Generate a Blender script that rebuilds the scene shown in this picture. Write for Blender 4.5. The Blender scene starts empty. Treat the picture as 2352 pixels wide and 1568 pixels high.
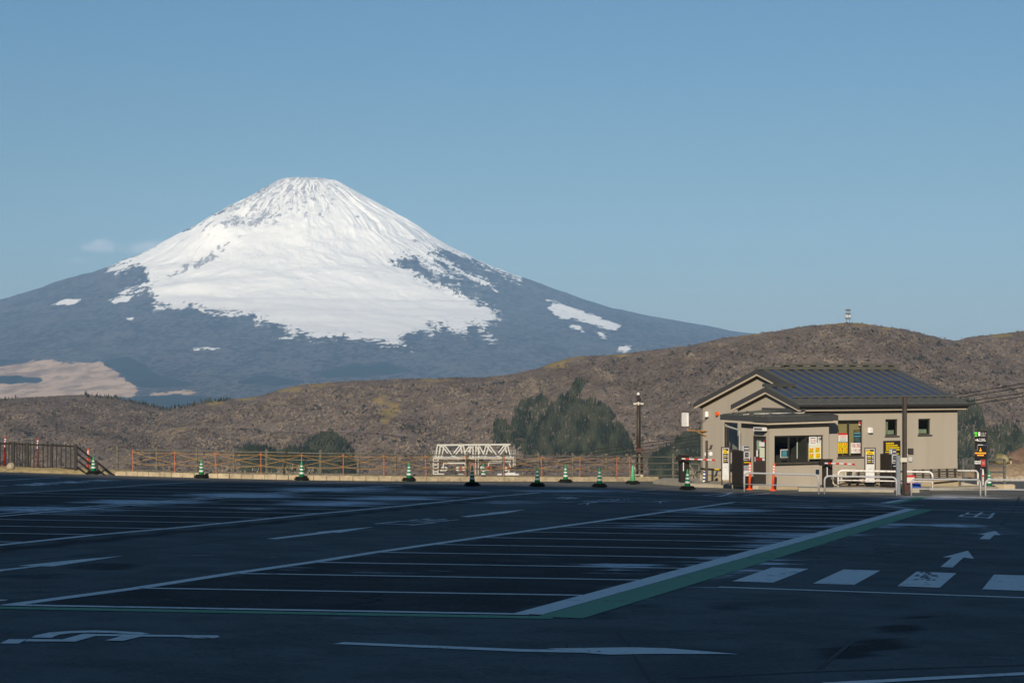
import bpy, bmesh, math, random
import numpy as np
from mathutils import Vector, Matrix

# ------------------------------------------------------------------ camera, sky, sun, exposure
SC = bpy.context.scene
COL = SC.collection
F, CX, HY, H = 4573.3, 1176.0, 870.0, 1.9      # 70 mm lens on a 2352 px wide frame, level horizon, eye height
GY, GX = 0.0293, 0.016                          # the car park falls away and to the right
cam_d = bpy.data.cameras.new('camera')
cam_d.sensor_width = 36.0
cam_d.lens = 70.0
cam_d.shift_y = (HY - 784.0) / 2352.0
cam_d.clip_start = 0.5
cam_d.clip_end = 120000.0
cam = bpy.data.objects.new('camera', cam_d)
cam.location = (0, 0, H)
cam.rotation_euler = (math.radians(90), 0, 0)
COL.objects.link(cam)
SC.camera = cam

SUN_EL, SUN_AZ = math.radians(22.5), math.radians(10.0)     # sun behind the camera, a little to its left
SUND = Vector((math.sin(SUN_AZ) * math.cos(SUN_EL), math.cos(SUN_AZ) * math.cos(SUN_EL), -math.sin(SUN_EL)))
world = bpy.data.worlds.new('World')
SC.world = world
world.use_nodes = True
wn = world.node_tree
sky = wn.nodes.new('ShaderNodeTexSky')
sky.sky_type = 'NISHITA'
sky.sun_disc = False
sky.sun_elevation = SUN_EL
sky.sun_rotation = math.pi + SUN_AZ
sky.altitude = 1000.0
sky.air_density = 1.7
sky.dust_density = 0.7
sky.ozone_density = 9.0
bg = wn.nodes['Background']
bg.inputs['Strength'].default_value = 0.068
wn.links.new(sky.outputs[0], bg.inputs[0])
sun_l = bpy.data.lights.new('sun', 'SUN')
sun_l.energy = 5.0
sun_l.angle = math.radians(0.53)
sun_l.color = (1.0, 0.87, 0.70)
sun_o = bpy.data.objects.new('sun', sun_l)
sun_o.rotation_euler = SUND.to_track_quat('-Z', 'Y').to_euler()
sun_o.location = (-20, -60, 80)
COL.objects.link(sun_o)
SC.view_settings.view_transform = 'Standard'
SC.view_settings.look = 'None'
SC.view_settings.exposure = 0.0
SC.view_settings.gamma = 1.0
SC.view_settings.use_curve_mapping = False
SC.render.engine = 'CYCLES'
SC.cycles.use_denoising = True
SC.cycles.max_bounces = 6
SC.cycles.volume_bounces = 1
SC.cycles.transparent_max_bounces = 12

# ------------------------------------------------------------------ measuring helpers
RND = random.Random(7)
NPR = np.random.default_rng(11)
def gz(x, y): return -GY * y - GX * x
def gp(px, py, h=0.0):
    """ground point (or a point h above the ground plane) seen at a place of the photograph"""
    d = F * (H - h) / (py - HY - GY * F - GX * (px - CX))
    x = (px - CX) / F * d
    return Vector((x, d, gz(x, d) + h))
def wp(px, py, d):
    return Vector(((px - CX) / F * d, d, H - (py - HY) / F * d))
K = 0.91875
def crop(x0, y0, s): return lambda u, v: ((x0 + u / s) * K, (y0 + v / s) * K)
cL = crop(0, 1060, 5.4698); c4 = crop(400, 1060, 4.704); c5 = crop(880, 1060, 4.704); c6 = crop(1320, 960, 5.3455)
cA = crop(1740, 1020, 7.127); cB = crop(1900, 1040, 7.84); cC = crop(2080, 1020, 7.127); cD = crop(2300, 1040, 7.127)
c1 = crop(1720, 880, 4.238); c2 = crop(2080, 880, 4.2375); cT = crop(1060, 1090, 9.408)
m1 = crop(0, 1180, 3.675); m2 = crop(600, 1180, 3.675); m3 = crop(1200, 1180, 3.675); m4 = crop(1800, 1180, 3.0947); m5 = crop(0, 1380, 3.675)
f2 = crop(0, 420, 1.8375); f7 = crop(300, 430, 2.352); f4 = crop(1000, 420, 2.6133)

# ------------------------------------------------------------------ materials
def nodes_of(m):
    m.use_nodes = True
    return m.node_tree.nodes, m.node_tree.links, m.node_tree.nodes['Principled BSDF']
MATS = {}
def mat(name, col, rough=0.6, spec=0.35, metal=0.0, var=0.15, scale=6.0, bump=0.0, bscale=40.0, streak=False, dirt=None, dirt_amt=0.0):
    if name in MATS: return MATS[name]
    m = bpy.data.materials.new(name)
    N, L, P = nodes_of(m)
    P.inputs['Roughness'].default_value = rough
    P.inputs['Specular IOR Level'].default_value = spec
    P.inputs['Metallic'].default_value = metal
    tc = N.new('ShaderNodeTexCoord')
    mp = N.new('ShaderNodeMapping')
    mp.inputs['Scale'].default_value = (1, 1, 0.12) if streak else (1, 1, 1)
    L.new(tc.outputs['Object'], mp.inputs['Vector'])
    nz = N.new('ShaderNodeTexNoise')
    nz.inputs['Scale'].default_value = scale
    nz.inputs['Detail'].default_value = 5.0
    nz.inputs['Roughness'].default_value = 0.62
    L.new(mp.outputs[0], nz.inputs['Vector'])
    mr = N.new('ShaderNodeMapRange')
    mr.inputs['From Min'].default_value = 0.28; mr.inputs['From Max'].default_value = 0.72
    mr.inputs['To Min'].default_value = 1 - var; mr.inputs['To Max'].default_value = 1 + var
    L.new(nz.outputs['Fac'], mr.inputs['Value'])
    mx = N.new('ShaderNodeVectorMath'); mx.operation = 'SCALE'
    mx.inputs[0].default_value = col[:3]
    L.new(mr.outputs[0], mx.inputs['Scale'])
    out = mx.outputs[0]
    if dirt:
        n2 = N.new('ShaderNodeTexNoise'); n2.inputs['Scale'].default_value = scale * 2.3; n2.inputs['Detail'].default_value = 6
        L.new(mp.outputs[0], n2.inputs['Vector'])
        r2 = N.new('ShaderNodeMapRange'); r2.inputs['From Min'].default_value = 0.52; r2.inputs['From Max'].default_value = 0.72
        r2.inputs['To Max'].default_value = dirt_amt
        L.new(n2.outputs['Fac'], r2.inputs['Value'])
        mi = N.new('ShaderNodeMix'); mi.data_type = 'RGBA'
        mi.inputs['B'].default_value = (*dirt, 1)
        L.new(r2.outputs[0], mi.inputs['Factor']); L.new(out, mi.inputs['A'])
        out = mi.outputs['Result']
    L.new(out, P.inputs['Base Color'])
    if bump:
        n3 = N.new('ShaderNodeTexNoise'); n3.inputs['Scale'].default_value = bscale; n3.inputs['Detail'].default_value = 4
        L.new(tc.outputs['Object'], n3.inputs['Vector'])
        b = N.new('ShaderNodeBump'); b.inputs['Strength'].default_value = bump; b.inputs['Distance'].default_value = 0.02
        L.new(n3.outputs['Fac'], b.inputs['Height']); L.new(b.outputs[0], P.inputs['Normal'])
    MATS[name] = m
    return m
def glass(name='window_glass', tint=(0.93, 0.96, 0.95)):
    if name in MATS: return MATS[name]
    m = bpy.data.materials.new(name); m.use_nodes = True
    N, L = m.node_tree.nodes, m.node_tree.links
    N.clear()
    o = N.new('ShaderNodeOutputMaterial'); t = N.new('ShaderNodeBsdfTransparent'); g = N.new('ShaderNodeBsdfGlossy')
    t.inputs[0].default_value = (*tint, 1); g.inputs['Roughness'].default_value = 0.04; g.inputs[0].default_value = (1, 1, 1, 1)
    lw = N.new('ShaderNodeLayerWeight'); lw.inputs['Blend'].default_value = 0.5
    fr = N.new('ShaderNodeMapRange'); fr.inputs['From Min'].default_value = 0.3; fr.inputs['To Min'].default_value = 0.07; fr.inputs['To Max'].default_value = 0.8; L.new(lw.outputs['Facing'], fr.inputs['Value'])
    mx = N.new('ShaderNodeMixShader')
    L.new(fr.outputs[0], mx.inputs[0]); L.new(t.outputs[0], mx.inputs[1]); L.new(g.outputs[0], mx.inputs[2]); L.new(mx.outputs[0], o.inputs[0])
    MATS[name] = m
    return m
def glow(name, col, strength):
    if name in MATS: return MATS[name]
    m = bpy.data.materials.new(name)
    N, L, P = nodes_of(m)
    P.inputs['Base Color'].default_value = (*col, 1)
    P.inputs['Emission Color'].default_value = (*col, 1)
    P.inputs['Emission Strength'].default_value = strength
    MATS[name] = m
    return m

# ------------------------------------------------------------------ mesh helpers
class MB:
    def __init__(s): s.v = []; s.f = []
    def add(s, vs, fs):
        n = len(s.v); s.v += [tuple(v) for v in vs]; s.f += [tuple(i + n for i in f) for f in fs]; return s
    def box(s, x0, x1, y0, y1, z0, z1):
        return s.add([(x0,y0,z0),(x1,y0,z0),(x1,y1,z0),(x0,y1,z0),(x0,y0,z1),(x1,y0,z1),(x1,y1,z1),(x0,y1,z1)],
                     [(0,3,2,1),(4,5,6,7),(0,1,5,4),(1,2,6,5),(2,3,7,6),(3,0,4,7)])
    def cbox(s, x0, x1, y0, y1, z0, z1, c=0.01):
        """box with chamfered vertical and top edges"""
        p = [(x0+c,y0),(x1-c,y0),(x1,y0+c),(x1,y1-c),(x1-c,y1),(x0+c,y1),(x0,y1-c),(x0,y0+c)]
        q = [(x0+2*c,y0+c),(x1-2*c,y0+c),(x1-c,y0+2*c),(x1-c,y1-2*c),(x1-2*c,y1-c),(x0+2*c,y1-c),(x0+c,y1-2*c),(x0+c,y0+2*c)]
        vs = [(a,b,z0) for a,b in p] + [(a,b,z1-c) for a,b in p] + [(a,b,z1) for a,b in q]
        fs = [tuple(range(7,-1,-1)), tuple(range(16,24))]
        for i in range(8):
            j = (i+1) % 8
            fs += [(i,j,8+j,8+i),(8+i,8+j,16+j,16+i)]
        return s.add(vs, fs)
    def hexa(s, b, t):
        return s.add(list(b)+list(t), [(0,3,2,1),(4,5,6,7),(0,1,5,4),(1,2,6,5),(2,3,7,6),(3,0,4,7)])
    def beam(s, p, q, w, h=None, up=(0,0,1)):
        p, q = Vector(p), Vector(q); h = h or w
        d = (q-p).normalized(); u = Vector(up)
        if abs(d.dot(u)) > 0.95: u = Vector((0,1,0))
        a = d.cross(u).normalized()*w/2; b = a.cross(d).normalized()*h/2
        return s.hexa([p-a-b,p+a-b,p+a+b,p-a+b],[q-a-b,q+a-b,q+a+b,q-a+b])
    def tube(s, pts, r, n=8, r2=None, caps=True):
        pts = [Vector(p) for p in pts]; m = len(pts); vs = []; fs = []
        ref = None
        for i, p in enumerate(pts):
            d = (pts[min(i+1,m-1)] - pts[max(i-1,0)]).normalized()
            if ref is None: ref = Vector((0,0,1)) if abs(d.z) < 0.9 else Vector((0,1,0))
            a = d.cross(ref).normalized(); b = a.cross(d).normalized(); ref = b if b.length else ref
            rr = r if r2 is None else r + (r2-r)*i/(m-1)
            for k in range(n):
                t = 2*math.pi*k/n
                vs.append(p + a*math.cos(t)*rr + b*math.sin(t)*rr)
        for i in range(m-1):
            for k in range(n):
                k2 = (k+1) % n
                fs.append((i*n+k, i*n+k2, (i+1)*n+k2, (i+1)*n+k))
        if caps: fs += [tuple(range(n-1,-1,-1)), tuple((m-1)*n+k for k in range(n))]
        return s.add(vs, fs)
    def lathe(s, prof, n=16, c=(0,0,0)):
        vs = []; fs = []; m = len(prof)
        for r, z in prof:
            for k in range(n):
                t = 2*math.pi*k/n; vs.append((c[0]+r*math.cos(t), c[1]+r*math.sin(t), c[2]+z))
        for i in range(m-1):
            for k in range(n):
                k2 = (k+1)%n; fs.append((i*n+k,i*n+k2,(i+1)*n+k2,(i+1)*n+k))
        fs += [tuple(range(n-1,-1,-1)), tuple((m-1)*n+k for k in range(n))]
        return s.add(vs, fs)
    def slab(s, top, dz):
        """polygon (list of 3D points, seen from above counter-clockwise) given a thickness dz downwards"""
        n = len(top); top = [Vector(p) for p in top]
        low = [p - Vector((0,0,dz)) for p in top]
        fs = [tuple(range(n)), tuple(range(2*n-1, n-1, -1))]
        for i in range(n):
            j = (i+1)%n; fs.append((i, n+i, n+j, j))
        return s.add(top+low, fs)
    def face(s, pts): return s.add(pts, [tuple(range(len(pts)))])
    def build(s, name, m, parent=None, loc=None, rot=None, smooth=False, bevel=0.0):
        me = bpy.data.meshes.new(name)
        me.from_pydata(s.v, [], s.f); me.update()
        if m: me.materials.append(m)
        if smooth:
            me.polygons.foreach_set('use_smooth', [True]*len(me.polygons))
        return link(name, me, parent, loc, rot, bevel)
def link(name, me, parent=None, loc=None, rot=None, bevel=0.0):
    o = bpy.data.objects.new(name, me); COL.objects.link(o)
    if parent: o.parent = parent
    if loc is not None: o.location = loc
    if rot is not None: o.rotation_euler = rot
    if bevel:
        b = o.modifiers.new('bevel', 'BEVEL'); b.width = bevel; b.segments = 2; b.limit_method = 'ANGLE'
    return o
def tag(o, label, cat, group=None):
    o['label'] = label; o['category'] = cat
    if group: o['group'] = group
    return o
def thing(name, label, cat, loc=(0,0,0), rz=0.0, group=None):
    o = bpy.data.objects.new(name, None); o.empty_display_size = 0.3; COL.objects.link(o)
    o.location = loc; o.rotation_euler = (0,0,rz)
    return tag(o, label, cat, group)
def struct(o, kind='structure'): o['kind'] = kind; return o
def copy_tree(root, loc=None, rz=None, label=None):
    c = root.copy(); COL.objects.link(c)
    if loc is not None: c.location = loc
    if rz is not None: c.rotation_euler = (0,0,rz)
    if label: c['label'] = label
    for ch in list(root.children):
        k = ch.copy(); COL.objects.link(k); k.parent = c
        for g in list(ch.children):
            h = g.copy(); COL.objects.link(h); h.parent = k
    return c
def np_mesh(name, verts, faces, m, attrs=None, smooth=True):
    """verts (n,3), faces (k,3|4) arrays; attrs: {name: per-vertex float array}"""
    me = bpy.data.meshes.new(name)
    n, k, w = len(verts), len(faces), faces.shape[1]
    me.vertices.add(n); me.vertices.foreach_set('co', np.asarray(verts, np.float32).ravel())
    me.loops.add(k*w); me.loops.foreach_set('vertex_index', np.asarray(faces, np.int32).ravel())
    me.polygons.add(k)
    me.polygons.foreach_set('loop_start', np.arange(0, k*w, w, dtype=np.int32))
    me.polygons.foreach_set('loop_total', np.full(k, w, np.int32))
    me.polygons.foreach_set('use_smooth', np.full(k, smooth))
    for a, arr in (attrs or {}).items():
        at = me.attributes.new(a, 'FLOAT', 'POINT'); at.data.foreach_set('value', np.asarray(arr, np.float32))
    me.update(); me.validate()
    me.materials.append(m)
    return link(name, me)
def grid_faces(nr, nc):
    i = np.arange(nr-1)[:,None]*nc + np.arange(nc-1)[None,:]
    return np.stack([i, i+1, i+nc+1, i+nc], -1).reshape(-1, 4)
def vnoise(x, y, seed=0):
    """smooth value noise in [-1,1]"""
    xi = np.floor(x).astype(np.int64); yi = np.floor(y).astype(np.int64)
    fx = x-xi; fy = y-yi; fx = fx*fx*(3-2*fx); fy = fy*fy*(3-2*fy)
    def h(a, b):
        n = (a*374761393 + b*668265263 + seed*974634777) & 0x7fffffff
        n = ((n ^ (n >> 13))*1274126177) & 0x7fffffff
        return ((n ^ (n >> 16)) & 0xffff)/32767.5-1
    a = h(xi,yi)*(1-fx)+h(xi+1,yi)*fx; b = h(xi,yi+1)*(1-fx)+h(xi+1,yi+1)*fx
    return a*(1-fy)+b*fy
def fbm(x, y, oct=5, seed=0, gain=0.5):
    s = 0; a = 1; t = 0
    for o in range(oct):
        s = s + a*vnoise(x*2**o, y*2**o, seed+o*17); t += a; a *= gain
    return s/t
def poly_sd(px, py, poly):
    """signed distance to a polygon, positive inside"""
    P = np.asarray(poly, float); d = np.full(px.shape, 1e9); ins = np.zeros(px.shape, bool)
    for i in range(len(P)):
        x1,y1 = P[i]; x2,y2 = P[(i+1)%len(P)]
        ex,ey = x2-x1,y2-y1; t = np.clip(((px-x1)*ex+(py-y1)*ey)/(ex*ex+ey*ey+1e-9),0,1)
        d = np.minimum(d, (px-x1-t*ex)**2+(py-y1-t*ey)**2)
        c = ((y1>py)!=(y2>py))
        if ey != 0: ins ^= c & (px < ex*(py-y1)/ey+x1)
    d = np.sqrt(d); return np.where(ins, d, -d)
def text_verts(s):
    cu = bpy.data.curves.new('lettering', 'FONT'); cu.body = s; cu.resolution_u = 3
    o = bpy.data.objects.new('lettering', cu); COL.objects.link(o)
    me = bpy.data.meshes.new_from_object(o)
    bpy.data.objects.remove(o); bpy.data.curves.remove(cu)
    return me
def text_quad(s, quad, m, parent=None, name='lettering', fit=True):
    """the writing s laid flat into a quad (bottom-left, bottom-right, top-right, top-left)"""
    me = text_verts(s)
    co = np.empty(len(me.vertices)*3); me.vertices.foreach_get('co', co); co = co.reshape(-1,3)
    lo, hi = co.min(0), co.max(0); q = [np.array(p) for p in quad]
    a = ((co[:,0]-lo[0])/(hi[0]-lo[0]))[:,None]; b = ((co[:,1]-lo[1])/(hi[1]-lo[1]))[:,None]
    new = (q[0]*(1-a)+q[1]*a)*(1-b)+(q[3]*(1-a)+q[2]*a)*b
    me.vertices.foreach_set('co', new.ravel()); me.materials.clear(); me.materials.append(m); me.update()
    me.name = name
    return link(name, me, parent)

# ================================================================== FAR SETTING
def attr_node(N, name):
    a = N.new('ShaderNodeAttribute'); a.attribute_name = name; return a.outputs['Fac']
def mix_rgb(N, L, fac, a, b):
    mi = N.new('ShaderNodeMix'); mi.data_type = 'RGBA'
    L.new(fac, mi.inputs['Factor'])
    for s, v in (('A', a), ('B', b)):
        if isinstance(v, tuple): mi.inputs[s].default_value = (*v, 1)
        else: L.new(v, mi.inputs[s])
    return mi.outputs['Result']
def sstep(N, L, val, lo, hi, t0=0.0, t1=1.0):
    r = N.new('ShaderNodeMapRange'); r.interpolation_type = 'SMOOTHSTEP'
    r.inputs['From Min'].default_value = lo; r.inputs['From Max'].default_value = hi
    r.inputs['To Min'].default_value = t0; r.inputs['To Max'].default_value = t1
    L.new(val, r.inputs['Value']); return r.outputs[0]
def math_n(N, L, op, a, b):
    m = N.new('ShaderNodeMath'); m.operation = op
    for i, v in enumerate((a, b)):
        if isinstance(v, (int, float)): m.inputs[i].default_value = v
        else: L.new(v, m.inputs[i])
    return m.outputs[0]
def noise_n(N, L, vec, scale, detail=5, rough=0.6):
    n = N.new('ShaderNodeTexNoise'); n.inputs['Scale'].default_value = scale; n.inputs['Detail'].default_value = detail
    n.inputs['Roughness'].default_value = rough
    if vec is not None: L.new(vec, n.inputs['Vector'])
    return n.outputs['Fac']

# ---- the snow-capped volcano: a heightfield round its summit
FD, FAX, FTOP = 27600.0, 700.0, 412.0
MPX = FD / F
left_p = np.array([(0,6),(20,5),(50,0),(65,5),(120,40),(220,95),(310,147),(380,182),(450,212),(525,235),(610,265),(700,294),(900,338),(1200,385),(1700,447),(2500,510)], float)
right_p = np.array([(0,6),(20,5),(38,-1),(80,6),(120,29),(180,64),(250,104),(325,149),(400,189),(476,221),(521,236),(598,264),(711,302),(746,307),(816,324),(922,341),(992,355),(1200,385),(1700,447),(2500,510)], float)
def cubic(x, p): return np.interp(x, p[:,0], p[:,1])
NT, NRR = 1050, 430
th = np.radians(np.linspace(-112, 112, NT))
rr = np.concatenate([np.linspace(0, 60, 25)[:-1], np.linspace(60, 760, 300)[:-1], np.geomspace(760, 2500, NRR-323)])
NRR = len(rr)
R_, T_ = np.meshgrid(rr, th, indexing='ij')
wR = 0.5 + 0.5*np.sin(T_)
wR = wR*wR*(3-2*wR)
drop = cubic(R_, left_p)*(1-wR) + cubic(R_, right_p)*wR
fx, fy = R_*np.sin(T_), R_*np.cos(T_)          # lateral, towards the camera (in frame pixels of the far distance)
def at_polar(lat, dr):
    r = np.interp(dr, left_p[3:,1], left_p[3:,0]); return lat, math.sqrt(max(r*r-lat*lat, 1))
bx, by = at_polar(-165, 158); drop = drop - 32*np.exp(-(((fx-bx)/62)**2+((fy-by)/70)**2))       # the shoulder crater's cone
bx, by = at_polar(-112, 92);  drop = drop + 18*np.exp(-(((fx-bx)/38)**2+((fy-by)/34)**2))       # and its hollow
bx, by = at_polar(-170, 280); drop = drop - 10*np.exp(-(((fx-bx)/80)**2+((fy-by)/45)**2))
bx, by = at_polar(-620, 330); drop = drop - 9*np.exp(-(((fx-bx)/40)**2+((fy-by)/40)**2))
bx, by = at_polar(-190, 380); drop = drop - 8*np.exp(-(((fx-bx)/40)**2+((fy-by)/40)**2))
amp = np.clip((R_-30)/150, 0, 1)*np.clip(1.3-R_/900, 0.25, 1)
TW = T_ + 0.12*fbm(fx/120, fy/120, 4, 41)*np.clip(R_/120, 0, 1)
drop = drop + amp*5.5*fbm(TW*13+R_*0.002, R_/150, 5, 3)
drop = drop + amp*0.7*fbm(TW*42, R_/60, 4, 9)*np.clip(1.2-R_/500, 0.15, 1)
drop = drop + amp*2.2*fbm(fx/34, fy/34, 4, 63)*np.clip(1.3-R_/600, 0.3, 1)
drop = drop + 8.5*fbm(fx/75+3, fy/75, 4, 91)*np.clip((R_-120)/160, 0, 1)*np.clip(1.6-R_/520, 0, 1)
drop = drop + np.clip((R_-200)/400, 0, 1)*6*fbm(fx/130, fy/130, 5, 21)
drop = drop + np.exp(-((R_-45)/14)**2)*3.4*fbm(T_*6, R_/30, 3, 5)
fX = (FAX-CX)*MPX + fx*MPX; fY = FD - fy*MPX; fZ = H + (HY-FTOP)*MPX - drop*MPX
vx = CX + F*fX/fY; vy = HY - F*(fZ-H)/fY       # where each bit of mountainside lies, to place the real snow fields
snow_poly = [f7(u,v) for u,v in [(1000,0),(-60,560),(-20,590),(60,566),(110,548),(150,570),(155,615),(172,640),(60,690),(0,715),(10,722),(90,700),(172,672),(190,730),(200,770),(250,775),(215,800),(290,790),(340,800),(430,785),(470,812),(600,832),(700,838),(780,850),(815,872),(835,858),(900,878),(960,908),(1000,938),(1005,958),(960,978),(1030,968),(1050,928),(1120,962),(1210,970),(1320,962),(1440,983),(1500,1003),(1600,1014),(1700,1040),(1640,1000),(1660,965),(1720,930),(1760,915),(1830,950),(1825,905),(1900,912),(1990,935),(2060,976),(2025,925),(2045,895),(2110,915),(2160,985),(2200,988),(2150,930),(2140,890),(2195,880),(2225,830),(2180,795),(2060,742),(1980,705),(1890,660),(1800,640),(1720,590),(1640,550),(1600,520),(1680,505),(1760,530),(1850,590),(1990,640),(1905,585),(1880,528),(1960,565),(2100,645),(2212,694),(2130,632),(2000,572),(1920,527),(1880,475),(1840,448),(1920,462),(2050,512),(2200,572),(2350,630),(2340,560),(1700,120),(1200,0)]]
sd = poly_sd(vx, vy, snow_poly)
for pl in ([f4(u,v) for u,v in [(965,910),(1000,885),(1030,880),(1150,925),(1300,970),(1400,1000),(1440,1030),(1420,1065),(1340,1045),(1250,1020),(1160,985),(1120,980),(1080,990),(1030,970)]],
           [f4(u,v) for u,v in [(1100,1035),(1140,1020),(1180,1040),(1215,1075),(1160,1065)]],
           [f4(u,v) for u,v in [(1405,1200),(1440,1158),(1510,1158),(1510,1190),(1480,1205)]],
           [f4(u,v) for u,v in [(1285,1072),(1330,1070),(1355,1128),(1310,1105)]],
           [f4(u,v) for u,v in [(950,858),(1000,860),(1005,868),(960,866)]],
           [f2(u,v) for u,v in [(240,628),(300,602),(370,604),(335,628)]],
           [f2(u,v) for u,v in [(500,610),(560,590),(600,588),(590,612),(540,618)]],
           [f2(u,v) for u,v in [(588,690),(612,683),(606,702)]],
           [f2(u,v) for u,v in [(890,835),(940,825),(1005,830),(990,838)]]):
    sd = np.maximum(sd, 3.5*poly_sd(vx, vy, pl))
tan_sd = poly_sd(vx, vy, [f2(u,v) for u,v in [(-600,900),(0,910),(140,888),(330,895),(470,888),(550,940),(590,985),(630,1020),(600,1050),(-600,1080)]])
tan_sd = np.maximum(tan_sd, poly_sd(vx, vy, [f2(u,v) for u,v in [(690,1040),(830,1018),(930,1014),(1000,1020),(900,1040),(750,1050)]]))
dark_sd = np.full(vx.shape, -99.0)
for pl in ([(470,880),(600,868),(660,900),(720,945),(900,995),(820,1008),(640,1000),(590,975),(550,940),(480,905)], [(-300,950),(100,952),(190,962),(180,985),(0,985),(-300,985)],
           [(1100,985),(1180,945),(1300,965),(1390,982),(1250,1005)], [(1430,940),(1600,905),(1780,900),(1900,930),(1700,955),(1500,965)], [(-300,890),(60,880),(150,880),(100,900),(-300,915)],
           [(560,1060),(800,1040),(1000,1050),(820,1100),(600,1110)]):
    dark_sd = np.maximum(dark_sd, poly_sd(vx, vy, [f2(u,v) for u,v in pl]))
summit_rock = np.clip(1-(vy-FTOP)/130, 0, 1)*np.clip(1-np.abs(vx-690)/150, 0, 1) + 0.9*np.exp(-((vx-585)/45)**2-((vy-490)/26)**2) + 0.75*np.clip(1-(vy-FTOP)/190,0,1)*np.clip((650-vx)/90,0,1)
summit_rock = summit_rock + 0.25*np.exp(-((vx-455)/45)**2-((vy-605+0.42*(vx-455))/13)**2) + 0.5*np.exp(-((vx-(985+0.6*(vy-600)))/60)**2-((vy-610)/60)**2)
summit_rock = summit_rock + 0.40*np.clip(poly_sd(vx, vy, [f7(u,v) for u,v in [(172,640),(330,560),(520,450),(650,408),(640,440),(560,520),(420,590),(300,640),(190,655)]])/4+0.5, 0, 1)
summit_rock = np.minimum(summit_rock, 0.70)
fm = bpy.data.materials.new('volcano_snow_and_forest')
N, L, P = nodes_of(fm)
geo = N.new('ShaderNodeNewGeometry')
comb = N.new('ShaderNodeCombineXYZ')
L.new(attr_node(N, 'ang'), comb.inputs[0]); L.new(attr_node(N, 'rad'), comb.inputs[1])
streaks = noise_n(N, L, comb.outputs[0], 1.0, 8, 0.70)
mpf = N.new('ShaderNodeMapping'); mpf.inputs['Scale'].default_value = (1.0, 0.3, 1.0); L.new(geo.outputs['Position'], mpf.inputs['Vector'])
gran = noise_n(N, L, mpf.outputs[0], 0.004, 9, 0.68)
fine = noise_n(N, L, mpf.outputs[0], 0.016, 6, 0.7)
broad = noise_n(N, L, mpf.outputs[0], 0.0009, 6, 0.6)
sval = math_n(N, L, 'ADD', attr_node(N, 'snow'), math_n(N, L, 'ADD', math_n(N, L, 'MULTIPLY', math_n(N, L, 'SUBTRACT', gran, 0.5), 42.0), math_n(N, L, 'ADD', math_n(N, L, 'MULTIPLY', math_n(N, L, 'SUBTRACT', streaks, 0.5), 75.0), math_n(N, L, 'MULTIPLY', math_n(N, L, 'SUBTRACT', fine, 0.5), 52.0))))
snow_f = sstep(N, L, sval, -3.0, 4.5)
def spread(v, k): return math_n(N, L, 'MULTIPLY', math_n(N, L, 'SUBTRACT', v, 0.5), k)
rockv = math_n(N, L, 'ADD', math_n(N, L, 'MULTIPLY', attr_node(N, 'rock'), 0.60), math_n(N, L, 'ADD', spread(streaks, 2.4), spread(fine, 1.6)))
rock_f = sstep(N, L, rockv, 0.40, 0.54, 0.0, 0.75)
ridged = math_n(N, L, 'ABSOLUTE', math_n(N, L, 'SUBTRACT', streaks, 0.5), 0.0)
gully = math_n(N, L, 'MULTIPLY', math_n(N, L, 'MULTIPLY', sstep(N, L, ridged, 0.004, 0.024, 0.6, 0.0), sstep(N, L, broad, 0.46, 0.56)), attr_node(N, 'gul'))
rock_f = math_n(N, L, 'MAXIMUM', rock_f, gully)
forest = mix_rgb(N, L, sstep(N, L, math_n(N, L, 'ADD', math_n(N, L, 'MULTIPLY', gran, 0.4), math_n(N, L, 'MULTIPLY', fine, 0.6)), 0.40, 0.60), (0.034, 0.034, 0.038), (0.115, 0.105, 0.100))
forest = mix_rgb(N, L, sstep(N, L, broad, 0.45, 0.68, 0, 0.45), forest, (0.13, 0.135, 0.12))
forest = mix_rgb(N, L, sstep(N, L, math_n(N, L, 'ADD', attr_node(N, 'tan'), math_n(N, L, 'MULTIPLY', math_n(N, L, 'SUBTRACT', gran, 0.5), 60.0)), -2, 2), forest, mix_rgb(N, L, sstep(N, L, gran, 0.40, 0.58), (0.34, 0.22, 0.12), (0.66, 0.45, 0.27)))
forest = mix_rgb(N, L, sstep(N, L, math_n(N, L, 'ADD', attr_node(N, 'dark'), math_n(N, L, 'MULTIPLY', math_n(N, L, 'SUBTRACT', gran, 0.5), 40.0)), -1.5, 1.5), forest, (0.022, 0.032, 0.028))
snowc = mix_rgb(N, L, rock_f, mix_rgb(N, L, sstep(N, L, streaks, 0.48, 0.75), (0.97, 0.935, 0.84), (0.84, 0.83, 0.78)), (0.17, 0.155, 0.155))  # greyer streaks put faint gully shading into the snow colour
L.new(mix_rgb(N, L, snow_f, forest, snowc), P.inputs['Base Color'])
P.inputs['Roughness'].default_value = 0.95; P.inputs['Specular IOR Level'].default_value = 0.1
bmp = N.new('ShaderNodeBump'); bmp.inputs['Strength'].default_value = 0.3; bmp.inputs['Distance'].default_value = 40.0
L.new(math_n(N, L, 'ADD', gran, math_n(N, L, 'MULTIPLY', streaks, 0.7)), bmp.inputs['Height']); L.new(bmp.outputs[0], P.inputs['Normal'])
fuji = np_mesh('volcano', np.stack([fX, fY, fZ], -1).reshape(-1,3), grid_faces(NRR, NT), fm,
               {'snow': sd.ravel(), 'tan': tan_sd.ravel(), 'dark': dark_sd.ravel(), 'rock': summit_rock.ravel(), 'gul': np.clip(1.15-R_/420, 0, 1).ravel(), 'ang': (TW*15+0.9*fbm(fx/40, fy/40, 3, 15)).ravel(), 'rad': (R_/75).ravel()})
struct(fuji)

# ---- flat country all the way out, under everything
pm = mat('far_plain', (0.07, 0.07, 0.06), 0.95, 0.1, var=0.4, scale=0.0006)
pl = MB()
pl.lathe([(0.01, -390), (3000, -390), (36000, -385)], 48, (0, 9000, 0))
struct(pl.build('plain', pm))

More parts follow.
